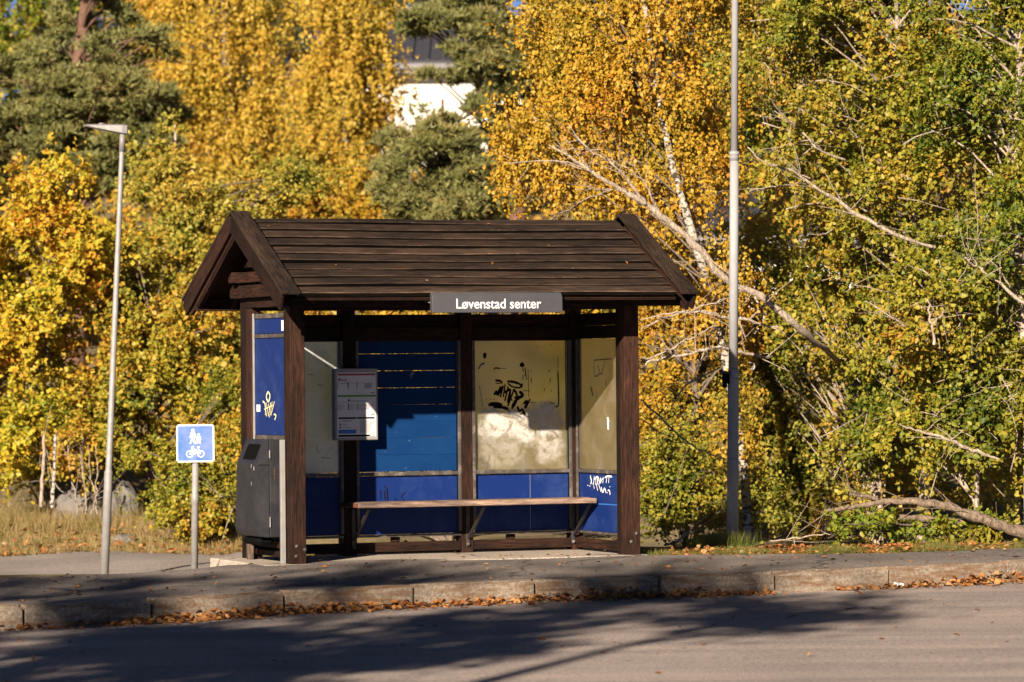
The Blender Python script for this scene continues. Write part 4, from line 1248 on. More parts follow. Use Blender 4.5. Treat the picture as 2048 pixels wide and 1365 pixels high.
def tree(name, label, trunk, ells, mat, n, L, W, clumps, crad, bark='bark_brown', style='leaf', fine=False, group=None, nbr=40, brr=.018, cat='tree', shell=2.0, extra=None, twigs=0, cull=2.1):
    """trunk: list of (Vector, r)"""
    base = trunk[0][0].copy()
    T = empty(name, base)
    tag(T, label, cat, group)
    C, D = sample_ellipsoids(ells, clumps, shell, cull)
    gz = ground_z(C[:, 0], C[:, 1])
    C[:, 2] = np.maximum(C[:, 2], gz + .04)
    tl__ = smooth_line(trunk, 4, trunk[0][1] * .06)
    br = branches(tl__, C[rng.choice(clumps, min(nbr, clumps), replace=False)], brr)
    tw = []
    for q_ in rng.choice(clumps, twigs, replace=clumps < twigs):
        c_ = Vector(C[q_]) + Vector((random.gauss(0, .1), -random.uniform(.05, .3), random.gauss(0, .1)))
        dr = Vector((random.gauss(0, 1), random.gauss(-.3, .4), random.gauss(.25, .6))).normalized()
        ln_ = random.uniform(.25, .9); r_ = random.uniform(.004, .009)
        bend = Vector((random.gauss(0, .25), random.gauss(0, .15), random.gauss(0, .25)))
        tw.append([(c_ + dr * ln_ * (f_ - .5) + bend * ln_ * (f_ - .5) ** 2 + Vector((random.gauss(0, .008), 0, random.gauss(0, .008))), r_ * (1 - .75 * f_)) for f_ in (0, .2, .4, .6, .8, 1)])
    lines = [tl__] + br + tw + (extra or [])
    b = base
    lines = [[(p - b, r) for p, r in ln] for ln in lines]
    link('trunk', tubes_mesh(lines[:1], 10), bark, T)
    if len(lines) > 1: link('branches', tubes_mesh(lines[1:], 5), bark if bark != 'bark_birch' else 'bark_brown', T)['kind'] = 'stuff'
    per = rng.multinomial(n, rng.dirichlet(np.ones(clumps) * 3))
    ci = np.repeat(np.arange(clumps), per)
    n = len(ci)
    if style == 'pine':
        off = rng.normal(size=(n, 3)) * np.array([crad, crad, crad * .45])
    else:                       # leaves sit along sprigs that leave each clump
        kS = 7
        S0 = rng.normal(size=(clumps, kS, 3)) * crad * (.75 if style == 'birch' else .6)
        if style == 'birch':
            Sd = rng.normal(size=(clumps, kS, 3)) * .33 + np.array([0, 0, -1.0])
            Sl = crad * rng.uniform(1.2, 4.2, (clumps, kS))
        else:
            Sd = rng.normal(size=(clumps, kS, 3)) * .8 + D[:, None, :] * .6 + np.array([0, 0, .4])
            Sl = crad * rng.uniform(.8, 2.6, (clumps, kS))
        Sd = Sd / np.linalg.norm(Sd, axis=2, keepdims=True)
        si = rng.integers(0, kS, n)
        tt = rng.random(n)
        dl = Sd[ci, si]; ll = Sl[ci, si]
        off = S0[ci, si] + dl * (ll * tt)[:, None] + rng.normal(size=(n, 3)) * L * .42
        off[:, 2] -= .35 * ll * tt * tt
    P = C[ci] + off
    gz = ground_z(P[:, 0], P[:, 1])
    P[:, 2] = np.where(P[:, 2] < gz + .01, gz + .01 + rng.random(n) * .06, P[:, 2])
    sunv = np.array(SUN)
    if style == 'pine':
        # bundles of needles, several thin blades per point
        kb = 4
        A = unit(unit(off + 1e-6) * .6 + D[ci] * .5 + np.array([0, 0, .55]) + rng.normal(size=(n, 3)) * .35)
        P = np.repeat(P, kb, 0); A = np.repeat(A, kb, 0)
        Td = unit(A * .9 + unit(rng.normal(size=P.shape)) * .75)
        Nn = rng.normal(size=P.shape)
        me = leaves_mesh(P - np.array(b), Nn, Td, L * rng.uniform(.7, 1.2, len(P)), W * rng.uniform(.9, 1.3, len(P)), 'blade')
    else:
        Td = rng.normal(size=(n, 3)) + dl * .9; Td[:, 2] -= (.7 if style == 'birch' else .4)
        Nn = rng.normal(size=(n, 3)) * .75 + np.array([0, 0, .55]) + D[ci] * .45 + sunv * .25
        sc_ = rng.uniform(.5, 1.3, n)
        me = leaves_mesh(P - np.array(b), Nn, Td, L * sc_, W * sc_ * rng.uniform(.8, 1.15, n), fine)
    c = link('crown', me, mat, T)
    return T

def G(px, Z, dz=0.0):
    """ground point under image column px at distance Z"""
    p = at(px, 900, Z); return Vector((p.x, p.y, float(ground_z(p.x, p.y)) + dz))

# --- right: golden birch behind the shelter
tree('birch_tree', 'golden birch with white spotted trunk leaning behind the shelter roof',
     [(G(1500, 41.5, -.1), .055), (at(1478, 860, 41.5), .052), (at(1425, 610, 41.5), .048), (at(1380, 450, 41.5), .044), (at(1345, 330, 41.6), .036), (at(1310, 150, 41.8), .035), (at(1280, -60, 42), .025), (at(1265, -250, 42), .012)],
     [E_(1270, 150, 42.2, 230, 240, 1.1), E_(1120, 260, 42.4, 150, 150, .8), E_(1360, 330, 42.2, 120, 150, .8), E_(1060, 330, 42.8, 75, 90, .6), E_(1340, -100, 42.2, 200, 140, 1.0), E_(1140, 60, 42.6, 130, 130, .8), E_(1440, 560, 41.2, 55, 70, .3), E_(1470, 820, 41.2, 40, 90, .3)],
     'leaf_gold', 74000, .048, .038, 560, .13, 'bark_birch', 'birch', nbr=40, brr=.010)
tree('birch_tree', 'low orange leaved young birch between shelter and lamp post',
     [(G(1390, 43.3, -.1), .03), (at(1392, 800, 43.3), .026), (at(1380, 650, 43.3), .018), (at(1370, 520, 43.3), .01)],
     [E_(1370, 760, 43.4, 105, 150, .6), E_(1390, 600, 43.6, 110, 130, .6), E_(1320, 850, 43.4, 60, 120, .5)],
     'leaf_mixed', 22000, .050, .038, 170, .12, 'bark_brown', 'leaf', nbr=70)
# --- right thicket
tree('goat_willow', 'tall yellow green willow standing in the thicket right of the lamp post',
     [(G(1840, 41.2, -.1), .06), (at(1850, 800, 41.2), .052), (at(1835, 560, 41.2), .045), (at(1850, 350, 41.2), .035), (at(1800, 120, 41.2), .025), (at(1790, -120, 41.2), .012)],
     [E_(1700, 120, 41.3, 210, 190, 1.0), E_(1850, 250, 41.2, 190, 210, 1.0), E_(1770, 450, 41.0, 170, 150, .9), E_(1600, 280, 41.6, 130, 120, .7), E_(1760, -90, 41.4, 200, 110, .9)],
     'leaf_willow', 74000, .058, .041, 620, .12, 'bark_grey', nbr=150, brr=.014, twigs=90, cull=2.2)
tree('goat_willow', 'dark green leafy willow at the right edge of the picture',
     [(G(2060, 39.6, -.1), .06), (at(2050, 700, 39.6), .05), (at(2030, 400, 39.6), .04), (at(2040, 100, 39.6), .028), (at(2040, -150, 39.6), .012)],
     [E_(1990, 170, 39.7, 150, 230, .9), E_(2040, 480, 39.6, 130, 190, .8), E_(1960, -60, 39.8, 180, 110, .9), E_(2120, 250, 39.6, 120, 250, .9)],
     'leaf_green', 54000, .053, .036, 420, .12, 'bark_grey', nbr=110, brr=.012, twigs=45, cull=2.6)
tree('thicket_shrub', 'broad yellow green shrub around the broken twigs, right of the tall lamp post',
     [(G(1760, 41.3, -.05), .03), (at(1760, 900, 41.0), .024), (at(1770, 780, 41.0), .014)],
     [E_(1640, 760, 43.9, 130, 120, .6), E_(1790, 700, 41.0, 150, 130, .7), E_(1790, 870, 40.8, 120, 90, .5), E_(1600, 620, 43.9, 100, 90, .5)],
     'leaf_willow', 40000, .056, .038, 400, .11, 'bark_grey', fine=True, cat='shrub', nbr=110, brr=.009, twigs=80, cull=2.0)
tree('thicket_shrub', 'yellowing large leaved shrub above the logs at the far right',
     [(G(1950, 39.6, -.05), .03), (at(1955, 900, 39.6), .024), (at(1960, 780, 39.6), .014)],
     [E_(1940, 740, 39.6, 120, 110, .6), E_(1900, 870, 39.6, 130, 70, .5), E_(2040, 810, 39.6, 90, 130, .6), E_(1880, 620, 39.2, 120, 80, .6)],
     'leaf_willow', 32000, .060, .042, 320, .11, 'bark_grey', fine=True, cat='shrub', nbr=90, brr=.009, twigs=70, cull=2.0)
tree('thicket_shrub', 'low yellow green bush close beside the shelter right post',
     [(G(1370, 42.4, -.05), .015), (at(1370, 1000, 42.4), .012), (at(1365, 940, 42.4), .008)],
     [E_(1345, 960, 42.4, 80, 70, .5), E_(1420, 1000, 42.2, 60, 60, .35), E_(1320, 1030, 42.2, 45, 40, .3)],
     'leaf_willow', 17000, .046, .032, 150, .10, 'bark_brown', fine=True, cat='shrub', nbr=60, brr=.006, twigs=30)
tree('thicket_shrub', 'yellow green bush just right of the tall lamp post foot',
     [(G(1600, 44.4, -.05), .015), (at(1600, 1000, 44.4), .012), (at(1605, 930, 44.4), .008)],
     [E_(1575, 960, 44.4, 95, 95, .5), E_(1650, 990, 44.2, 70, 65, .4), E_(1560, 840, 44.6, 80, 80, .4), E_(1640, 1050, 44.0, 60, 25, .3)],
     'leaf_willow', 30000, .048, .034, 220, .11, 'bark_brown', cat='shrub', nbr=80, brr=.006, twigs=40)
tree('thicket_shrub', 'sparse green sprouts among dry stems at the far right roadside',
     [(G(1960, 37.6, -.05), .012), (at(1960, 1040, 37.6), .008), (at(1955, 1000, 37.6), .005)],
     [E_(1960, 1060, 37.3, 60, 22, .3), E_(1850, 1066, 37.3, 70, 16, .3), E_(1720, 1060, 37.3, 60, 22, .3)],
     'leaf_bramble', 2600, .052, .036, 70, .07, 'bark_brown', fine=True, cat='shrub', nbr=30, brr=.005)
tree('aspen_tree', 'yellow leaved tree behind the willow, top right beside the lamp post',
     [(G(1580, 47, -.1), .06), (at(1570, 500, 47), .05), (at(1560, 150, 47), .035), (at(1550, -200, 47), .012)],
     [E_(1560, 120, 47, 130, 190, .9), E_(1640, 0, 47.2, 150, 120, .9), E_(1480, 250, 47, 90, 130, .7), E_(1500, 30, 47.4, 100, 90, .7)],
     'leaf_olive', 36000, .050, .038, 300, .16, 'bark_grey', nbr=100, brr=.015)
tree('thicket_shrub', 'shady olive shrub filling the thicket behind the dead branches',
     [(G(1640, 44, -.05), .03), (at(1640, 850, 44), .024), (at(1640, 700, 44), .012)],
     [E_(1560, 780, 44, 150, 150, .7), E_(1540, 560, 44.4, 90, 110, .5), E_(1530, 720, 46, 90, 120, .5), E_(1650, 430, 44.6, 90, 90, .5), E_(1550, 420, 46, 90, 70, .5), E_(1515, 480, 45.4, 50, 60, .4), E_(1720, 700, 44, 170, 150, .7), E_(1900, 640, 43.5, 190, 170, .8), E_(1640, 930, 44.6, 250, 110, .5), E_(1960, 420, 44, 120, 170, .7), E_(1880, 930, 42, 220, 100, .6), E_(1560, 1010, 44.5, 130, 60, .4), E_(1830, 1020, 41.4, 170, 50, .5), E_(2010, 960, 40.2, 110, 60, .5)],
     'leaf_olive', 54000, .060, .045, 460, .16, 'bark_brown', cat='shrub', nbr=120, brr=.012)

# --- behind the shelter
tree('hedge_shrub', 'mixed yellow shrub growing directly behind the shelter',
     [(G(900, 44, -.05), .03), (at(900, 900, 44), .02), (at(900, 760, 44), .01)],
     [E_(620, 800, 46, 150, 190, .8), E_(860, 800, 45, 170, 200, .8), E_(1130, 800, 44, 160, 200, .8), E_(760, 620, 48, 160, 120, .8), E_(1060, 620, 46, 170, 130, .8)],
     'leaf_mixed', 22000, .070, .052, 220, .18, 'bark_brown', cat='shrub', nbr=60)
# --- left group
tree('maple_tree', 'yellow and orange maple at the left edge behind the lamp post',
     [(G(100, 50, -.1), .06), (at(95, 800, 50), .05), (at(100, 550, 50), .04), (at(110, 330, 50), .015)],
     [E_(70, 500, 50, 110, 110, .9), E_(125, 370, 50.2, 60, 75, .6), E_(40, 680, 50, 120, 170, .9), E_(160, 480, 50.4, 70, 100, .7), E_(50, 880, 49.5, 90, 110, .7), E_(-70, 660, 50, 100, 200, .9)],
     'leaf_maple', 56000, .066, .058, 380, .15, 'bark_brown', nbr=60)
tree('maple_tree', 'golden orange shrub maple between the lamp post and the path sign',
     [(G(300, 50.5, -.1), .05), (at(300, 850, 50.5), .04), (at(300, 650, 50.5), .015)],
     [E_(230, 760, 50, 130, 160, .8), E_(360, 740, 50.4, 120, 170, .8), E_(160, 860, 49.6, 90, 80, .6), E_(420, 860, 49.8, 80, 110, .6), E_(300, 620, 51, 150, 110, .8)],
     'leaf_hedge', 50000, .060, .050, 380, .14, 'bark_brown', nbr=80)
tree('shrub', 'dense green shrub behind the path sign by the shelter corner',
     [(G(360, 47.3, -.05), .03), (at(360, 1000, 47.3), .02), (at(360, 920, 47.3), .01)],
     [E_(330, 970, 47.3, 85, 80, .6), E_(420, 960, 47.4, 75, 100, .6), E_(370, 1030, 47, 90, 45, .5), E_(470, 880, 48, 60, 140, .6)],
     'leaf_willow', 24000, .050, .040, 220, .11, 'bark_brown', cat='shrub', nbr=50, brr=.010, cull=2.6)
tree('birch_tree', 'olive leaved birch with thin pale trunk left of the shelter gable',
     [(G(375, 55, -.1), .055), (at(368, 750, 55), .05), (at(358, 520, 55), .04), (at(352, 330, 55), .02), (at(350, 250, 55), .01)],
     [E_(350, 400, 55, 110, 120, .8), E_(320, 320, 55, 50, 70, .5), E_(430, 480, 55.2, 130, 110, .8), E_(520, 420, 55.6, 110, 80, .8), E_(300, 540, 54.8, 110, 110, .7), E_(460, 620, 55, 120, 100, .7), E_(590, 400, 56, 70, 60, .6)],
     'leaf_olive', 66000, .059, .047, 460, .15, 'bark_birch', nbr=90)
tree('shrub', 'orange yellow shrub showing above the middle of the shelter roof',
     [(G(690, 62, -.05), .04), (at(690, 600, 62), .03), (at(690, 420, 62), .012)],
     [E_(690, 400, 62, 110, 80, .8), E_(620, 430, 62, 70, 60, .7), E_(760, 460, 61, 80, 70, .7)],
     'leaf_mixed', 14000, .085, .065, 130, .2, 'bark_brown', cat='shrub', nbr=40)
# --- far birches
tree('birch_tree', 'tall yellow birch with white trunk above the shelter gable',
     [(G(462, 73, -.1), .12), (at(460, 450, 73), .11), (at(455, 200, 73), .09), (at(450, 60, 73), .07), (at(445, -150, 73), .03)],
     [E_(440, 130, 73, 130, 160, 1.3), E_(490, 300, 73, 70, 120, 1.0), E_(360, 190, 73.4, 80, 130, 1.0), E_(450, -60, 73, 140, 110, 1.2), E_(400, 330, 73.5, 80, 80, .9), E_(520, 150, 72.8, 45, 130, .9)],
     'leaf_birch_far', 72000, .068, .053, 420, .22, 'bark_birch', 'birch', nbr=60, brr=.02, cull=3.0, shell=1.6)
tree('birch_tree', 'yellow birch left of the white house with hanging twigs',
     [(G(690, 70, -.1), .10), (at(690, 400, 70), .09), (at(688, 150, 70), .07), (at(685, -100, 70), .03)],
     [E_(690, 110, 70, 85, 150, 1.0), E_(640, 220, 70, 60, 110, .8), E_(720, 250, 70.2, 45, 90, .7), E_(690, -60, 70, 100, 90, .9), E_(660, 340, 70, 80, 60, .8), E_(755, 130, 70.2, 40, 120, .6), E_(765, 300, 70.2, 35, 60, .5)],
     'leaf_birch_far', 45000, .067, .053, 300, .20, 'bark_birch', 'birch', nbr=40, brr=.02, cull=3.0, shell=1.6)
tree('birch_tree', 'shaded golden birch between the pine and the tall birch',
     [(G(300, 82, -.1), .10), (at(300, 300, 82), .08), (at(300, 0, 82), .05), (at(300, -150, 82), .02)],
     [E_(290, 60, 82, 60, 120, .8), E_(320, 220, 82, 60, 120, .8), E_(590, 240, 84, 60, 160, .8), E_(300, -80, 82, 90, 80, .8)],
     'leaf_birch_far', 16000, .10, .075, 120, .28, 'bark_birch', 'birch', nbr=30, brr=.02)
# --- pines
tree('pine_tree', 'big layered green pine in the top left corner',
     [(G(150, 62, -.1), .16), (at(150, 500, 62), .15), (at(150, 200, 62), .12), (at(180, -50, 62), .08), (at(200, -250, 62), .03)],
     [E_(120, 170, 62, 150, 40, 1.2), E_(230, 90, 62, 110, 50, 1.0), E_(60, 240, 62, 110, 45, 1.0), E_(240, 190, 61.5, 130, 45, 1.1), E_(130, 300, 61.5, 170, 40, 1.2), E_(290, 170, 61.5, 70, 30, .7), E_(200, 40, 62, 80, 40, .8), E_(40, 350, 62, 80, 35, .9), E_(310, 220, 62, 65, 30, .7), E_(200, 350, 62, 100, 30, .9), E_(40, 140, 62.5, 70, 30, .8), E_(60, 400, 62, 90, 30, .9), E_(170, 240, 61.6, 120, 40, 1.0), E_(280, 280, 61.8, 80, 30, .8), E_(120, 110, 62, 90, 35, .9), E_(190, -40, 62, 100, 60, 1.0), E_(190, -160, 62, 70, 60, .8)],
     'needles', 26000, .12, .025, 850, .085, 'bark_pine', 'pine', nbr=200, brr=.03, shell=1.6, cull=3.2)
tree('pine_tree', 'small rounded pine rising behind the middle of the roof ridge',
     [(G(880, 57, -.1), .07), (at(880, 500, 57), .06), (at(885, 330, 57), .03), (at(885, 200, 57), .02)],
     [E_(880, 300, 57, 110, 70, .8), E_(830, 370, 57, 80, 60, .7), E_(950, 380, 57, 70, 70, .7), E_(890, 410, 56.6, 130, 45, .8), E_(930, 265, 57.2, 50, 30, .5), E_(800, 300, 57.4, 50, 40, .5), E_(970, 250, 57.4, 40, 45, .5)],
     'needles', 18000, .11, .023, 520, .075, 'bark_pine', 'pine', nbr=140, brr=.02, shell=1.6, cull=3.0)
tree('pine_tree', 'pine bough hanging over the dark house roof at the top',
     [(G(1040, 61, -.1), .14), (at(1035, 400, 61), .13), (at(1020, 150, 61), .11), (at(1000, -100, 61), .07), (at(990, -260, 61), .03)],
     [E_(980, 60, 60.5, 95, 55, .8), E_(1050, 110, 60.8, 85, 65, .8), E_(960, 130, 60.3, 60, 30, .6), E_(985, 190, 60.4, 40, 30, .4), E_(850, 45, 60, 60, 22, .6), E_(930, 100, 60.2, 60, 24, .6), E_(930, 20, 60.6, 70, 35, .7), E_(1000, -50, 61, 120, 60, .9), E_(890, 150, 60, 40, 10, .4), E_(1080, 190, 61, 70, 40, .6)],
     'needles', 20000, .12, .024, 560, .075, 'bark_pine', 'pine', nbr=120, brr=.025, shell=1.6, cull=3.0)
tree('pine_tree', 'far dark pine with reddish trunk behind the house roof',
     [(G(893, 98, -.1), .2), (at(893, 250, 98), .18), (at(893, 60, 98), .15), (at(890, -120, 98), .06)],
     [E_(890, 20, 98, 60, 30, 1.2), E_(860, -30, 98, 80, 40, 1.2), E_(920, 70, 98, 50, 25, 1.0)],
     'needles_dark', 3500, .22, .028, 120, .22, 'bark_pine', 'pine', nbr=40, brr=.04)
tree('pine_tree', 'far pine between the two yellow birches at the top',
     [(G(600, 90, -.1), .18), (at(600, 300, 90), .15), (at(590, 60, 90), .12), (at(590, -120, 90), .05)],
     [E_(590, 30, 90, 60, 35, 1.1), E_(560, 80, 90, 50, 25, 1.0), E_(620, -30, 90, 80, 35, 1.1), E_(620, 110, 90, 40, 25, .9)],
     'needles_dark', 4500, .2, .026, 150, .2, 'bark_pine', 'pine', nbr=40, brr=.04)
tree('oak_tree', 'dark leafy tree against the sky in the top left corner',
     [(G(60, 78, -.1), .14), (at(60, 300, 78), .12), (at(60, 50, 78), .09), (at(60, -160, 78), .03)],
     [E_(30, 70, 78, 60, 70, .9), E_(100, 20, 78, 80, 35, .9), E_(30, -60, 78, 120, 60, .9), E_(190, -20, 78, 60, 35, .8)],
     'leaf_green', 11000, .10, .075, 140, .24, 'bark_brown', nbr=40, brr=.03)
# --- back row, far up the slope
far = [(330, 105, 'leaf_birch_far', 'birch', 'far yellow birch on the hill behind the tall birch'),
       (150, 112, 'needles_dark', 'pine', 'far dark pine on the hill behind the big pine'),
       (-60, 104, 'leaf_olive', 'leaf', 'far olive tree at the left edge of the hill'),
       (520, 112, 'needles_dark', 'pine', 'far dark pine on the hill left of the yellow birch pair'),
       (740, 108, 'leaf_birch_far', 'birch', 'far golden birch on the hill left of the house'),
       (1080, 104, 'needles_dark', 'pine', 'far dark pine on the hill behind the golden birch'),
       (1230, 96, 'leaf_olive', 'leaf', 'far olive tree on the hill behind the golden birch crown'),
       (1420, 92, 'needles_dark', 'pine', 'far dark pine on the hill right of the golden birch'),
       (1640, 88, 'leaf_olive', 'leaf', 'far olive tree on the hill behind the lamp post thicket'),
       (1850, 92, 'leaf_birch_far', 'birch', 'far yellow tree on the hill behind the willow'),
       (2040, 86, 'leaf_green', 'leaf', 'far green tree on the hill at the right edge')]
far += [(-420, 74, 'leaf_olive', 'leaf', 'olive tree on the slope beyond the left edge'), (-800, 82, 'needles_dark', 'pine', 'dark pine on the slope beyond the left edge'),
        (-250, 60, 'leaf_birch_far', 'birch', 'yellow birch on the bank beyond the left edge'), (-1150, 78, 'leaf_birch_far', 'birch', 'yellow birch on the slope far beyond the left edge'),
        (2330, 62, 'leaf_olive', 'leaf', 'olive tree on the slope beyond the right edge'), (2650, 72, 'needles_dark', 'pine', 'dark pine on the slope beyond the right edge'), (3000, 66, 'leaf_birch_far', 'birch', 'yellow birch on the slope beyond the right edge')]
for px, Z, mt, st, lb in far:
    g = G(px, Z, -.2)
    top = at(px, random.uniform(-60, 30) if px not in (150, 520) else 40, Z).z
    h = top - g.z
    ells = []
    for k_ in range(7):
        f = .2 + .8 * k_ / 6
        wdh = (1.5 if st != 'pine' else 1.3) * (1.1 - .55 * f)
        ells.append((Vector((g.x + random.uniform(-.5, .5), g.y + random.uniform(-.4, .4), g.z + h * f)), (wdh, wdh * .8, h * .13)))
    trunk = [(g, .14), (g + Vector((.05, 0, h * .4)), .12), (g + Vector((0, 0, h * .8)), .06), (g + Vector((0, 0, h)), .02)]
    if st == 'pine':
        tree('pine_tree', lb, trunk, ells, mt, 4600, .24, .042, 200, .22, 'bark_pine', 'pine', nbr=40, brr=.04)
    else:
        tree('birch_tree' if st == 'birch' else 'leafy_tree', lb, trunk, ells, mt, 10500, .15, .115, 160, .3, 'bark_brown', st, nbr=40, brr=.03)

# undergrowth on the slope, one mass
npt = 20000
X = rng.uniform(-16, 16, npt); Y = rng.uniform(53, 95, npt)
C = np.stack([X, Y, ground_z(X, Y) + rng.exponential(.10, npt)], 1)
me = leaves_mesh(C, rng.normal(size=(npt, 3)) * .7 + np.array([0, -.5, .6]), rng.normal(size=(npt, 3)), rng.uniform(.12, .26, npt), rng.uniform(.1, .2, npt))
tag(link('undergrowth', me, 'leaf_mixed'), 'autumn undergrowth covering the slope below the trees', 'undergrowth', kind='stuff')

# ------------------------------------------------------------------ dead wood
def deadwood(name, label, lines, bark='bark_grey', cat='branch', group=None, twiggy=True):
    """lines: list of lists (px, py, Z, radius)"""
    L = []; side = []
    for ln in lines:
        sl_ = smooth_line([(at(x, y, Z), r) for x, y, Z, r in ln], 5, .007)
        sl_ = [(p, r * random.uniform(.58, .84)) for p, r in sl_]
        L.append(sl_)
        if twiggy and len(sl_) > 8:
            for q_ in range(3 + len(sl_) // 4):
                i_ = random.randrange(3, len(sl_) - 1)
                p_, r_ = sl_[i_]
                dd = (sl_[i_ + 1][0] - sl_[i_ - 1][0]).normalized()
                dd = (dd * random.uniform(.3, 1.0) + Vector((random.gauss(0, .5), random.gauss(-.3, .3), random.gauss(.15, .6)))).normalized()
                ln2 = random.uniform(.15, .55) ; r2_ = min(r_ * .5, random.uniform(.004, .009))
                bend = Vector((random.gauss(0, .15), 0, random.gauss(0, .15)))
                side.append([(p_ + dd * ln2 * f_ + bend * ln2 * f_ * f_ + Vector((random.gauss(0, .006), 0, random.gauss(0, .006))) * f_, r2_ * (1 - .7 * f_)) for f_ in (0, .25, .5, .75, 1)])
    L += side
    b = L[0][0][0].copy(); b.z = min(p.z for ln in L for p, r in ln)
    T = empty(name, b); tag(T, label, cat, group)
    link('limb', tubes_mesh([[(p - b, r) for p, r in L[0]]], 8), bark, T)
    for ln in L[1:]:
        link('twig', tubes_mesh([[(p - b, r) for p, r in ln]], 6), bark, T)
    return T
deadwood('dead_branch', 'long bare dead limb arching over the right end of the shelter roof', [
    [(1830, 1010, 43.2, .06), (1770, 880, 42.9, .056), (1705, 760, 41.9, .052), (1650, 700, 40.2, .05), (1590, 650, 39.5, .052), (1520, 590, 39.4, .056), (1450, 560, 39.3, .056), (1400, 500, 39.2, .052), (1330, 440, 39.1, .048), (1270, 395, 39.0, .040), (1215, 365, 38.9, .03), (1150, 320, 38.9, .02), (1098, 290, 38.9, .010)],
    [(1290, 408, 39.0, .026), (1255, 360, 38.9, .02), (1220, 325, 38.8, .015), (1180, 300, 38.8, .010), (1138, 252, 38.8, .006)],
    [(1215, 368, 38.9, .014), (1150, 330, 38.8, .010), (1080, 324, 38.8, .009), (1014, 326, 38.8, .006)],
    [(1225, 380, 38.9, .012), (1170, 400, 38.7, .009), (1100, 440, 38.5, .007)],
    [(1222, 380, 38.9, .010), (1190, 380, 38.8, .008), (1150, 380, 38.8, .006)],
    [(1320, 432, 39.1, .012), (1290, 370, 39.0, .009), (1250, 335, 39.0, .006), (1215, 317, 39, .004)],
    [(1205, 300, 38.8, .008), (1170, 300, 38.8, .006), (1125, 300, 38.8, .004)],
    [(1330, 440, 39.1, .010), (1280, 350, 39.1, .006), (1245, 318, 39.1, .004)]])
deadwood('dead_branch', 'thin bare limb crossing the thicket high right of the lamp post', [
    [(1870, 495, 40.0, .022), (1790, 470, 39.9, .026), (1700, 420, 39.9, .026), (1640, 380, 39.8, .024), (1590, 345, 39.8, .018), (1530, 325, 39.7, .012), (1495, 295, 39.7, .007)],
    [(1605, 368, 39.8, .010), (1570, 372, 39.7, .008), (1500, 382, 39.7, .005)], [(1615, 372, 39.8, .016), (1605, 360, 39.7, .012), (1600, 348, 39.7, .009)]])
deadwood('dead_branch', 'slender bare twig above the crossing limb, upper right', [
    [(1690, 320, 40.4, .014), (1640, 300, 40.3, .016), (1600, 260, 40.3, .014), (1570, 235, 40.3, .010), (1545, 205, 40.2, .006)], [(1570, 235, 40.3, .008), (1540, 235, 40.2, .006), (1520, 233, 40.2, .004)], [(1620, 280, 40.3, .008), (1580, 290, 40.3, .006), (1520, 300, 40.2, .004)]])
deadwood('dead_branch', 'bare grey limb lying low behind the lamp post at roof eave height', [
    [(1282, 660, 38.9, .012), (1330, 635, 39.0, .016), (1390, 622, 39.0, .020), (1440, 632, 39.1, .022), (1500, 642, 39.2, .020), (1560, 660, 39.3, .012)], [(1282, 640, 38.9, .008), (1340, 628, 38.9, .010), (1400, 622, 39.0, .014)], [(1390, 620, 39.0, .014), (1430, 605, 39.0, .010), (1478, 590, 39, .006)]])
deadwood('dead_branch', 'forked pale limb dipping between shelter post and lamp post', [
    [(1440, 695, 38.9, .026), (1400, 702, 38.8, .024), (1350, 712, 38.8, .020), (1310, 722, 38.8, .016), (1282, 735, 38.8, .012)], [(1435, 650, 38.9, .008), (1390, 672, 38.8, .012), (1340, 700, 38.7, .014), (1284, 724, 38.6, .016)], [(1440, 735, 38.8, .012), (1400, 755, 38.8, .014), (1360, 785, 38.8, .010), (1340, 830, 38.8, .006)], [(1440, 695, 38.9, .024), (1490, 708, 39.0, .022), (1540, 715, 39.1, .014)]])
deadwood('dead_branch', 'bare twig slanting down beside the shelter right post', [
    [(1282, 800, 38.7, .012), (1320, 835, 38.6, .014), (1370, 880, 38.6, .013), (1410, 905, 38.6, .010), (1450, 920, 38.6, .006)], [(1282, 838, 38.7, .008), (1310, 860, 38.7, .008), (1350, 875, 38.6, .005)], [(1335, 848, 38.6, .012), (1330, 842, 38.5, .009)]])
deadwood('dead_branch', 'broken reddish brown branch stub poking out low at the right', [
    [(1995, 918, 38.3, .018), (1955, 905, 38.3, .024), (1900, 882, 38.2, .022), (1850, 864, 38.2, .016), (1806, 854, 38.2, .012)]])
deadwood('dead_branch', 'bare diagonal limb at the right edge above the shrubs', [
    [(2060, 615, 38.9, .026), (2000, 570, 38.9, .024), (1960, 540, 38.9, .018), (1930, 515, 38.9, .010)], [(2020, 575, 38.9, .010), (1990, 530, 38.9, .008), (1960, 500, 38.9, .005), (1950, 320, 38.9, .003)]])
deadwood('dead_branch', 'short forked bare stick standing in the thicket on the right', [
    [(1868, 690, 38.7, .022), (1862, 640, 38.7, .020), (1855, 600, 38.7, .012)], [(1866, 648, 38.7, .012), (1890, 620, 38.7, .009), (1905, 580, 38.7, .005)], [(1820, 660, 38.7, .008), (1790, 640, 38.6, .012), (1730, 603, 38.6, .007)]])
deadwood('fallen_log', 'long fallen grey log lying across the right verge', [
    [(2075, 1075, 37.2, .09), (2020, 1058, 37.2, .082), (1950, 1032, 37.2, .07), (1880, 1012, 37.3, .058), (1800, 1002, 37.4, .045), (1720, 1012, 37.5, .034), (1650, 1022, 37.6, .018)], [(1760, 1000, 37.5, .03), (1730, 993, 37.6, .03), (1700, 990, 37.7, .02)]], cat='log', bark='bark_log')
deadwood('fallen_log', 'lower fallen log half buried in dry stems at the right edge', [
    [(2080, 1080, 37.45, .11), (1980, 1070, 37.5, .10), (1860, 1062, 37.6, .085), (1760, 1058, 37.7, .06), (1700, 1050, 37.8, .03)]], cat='log', bark='bark_log')
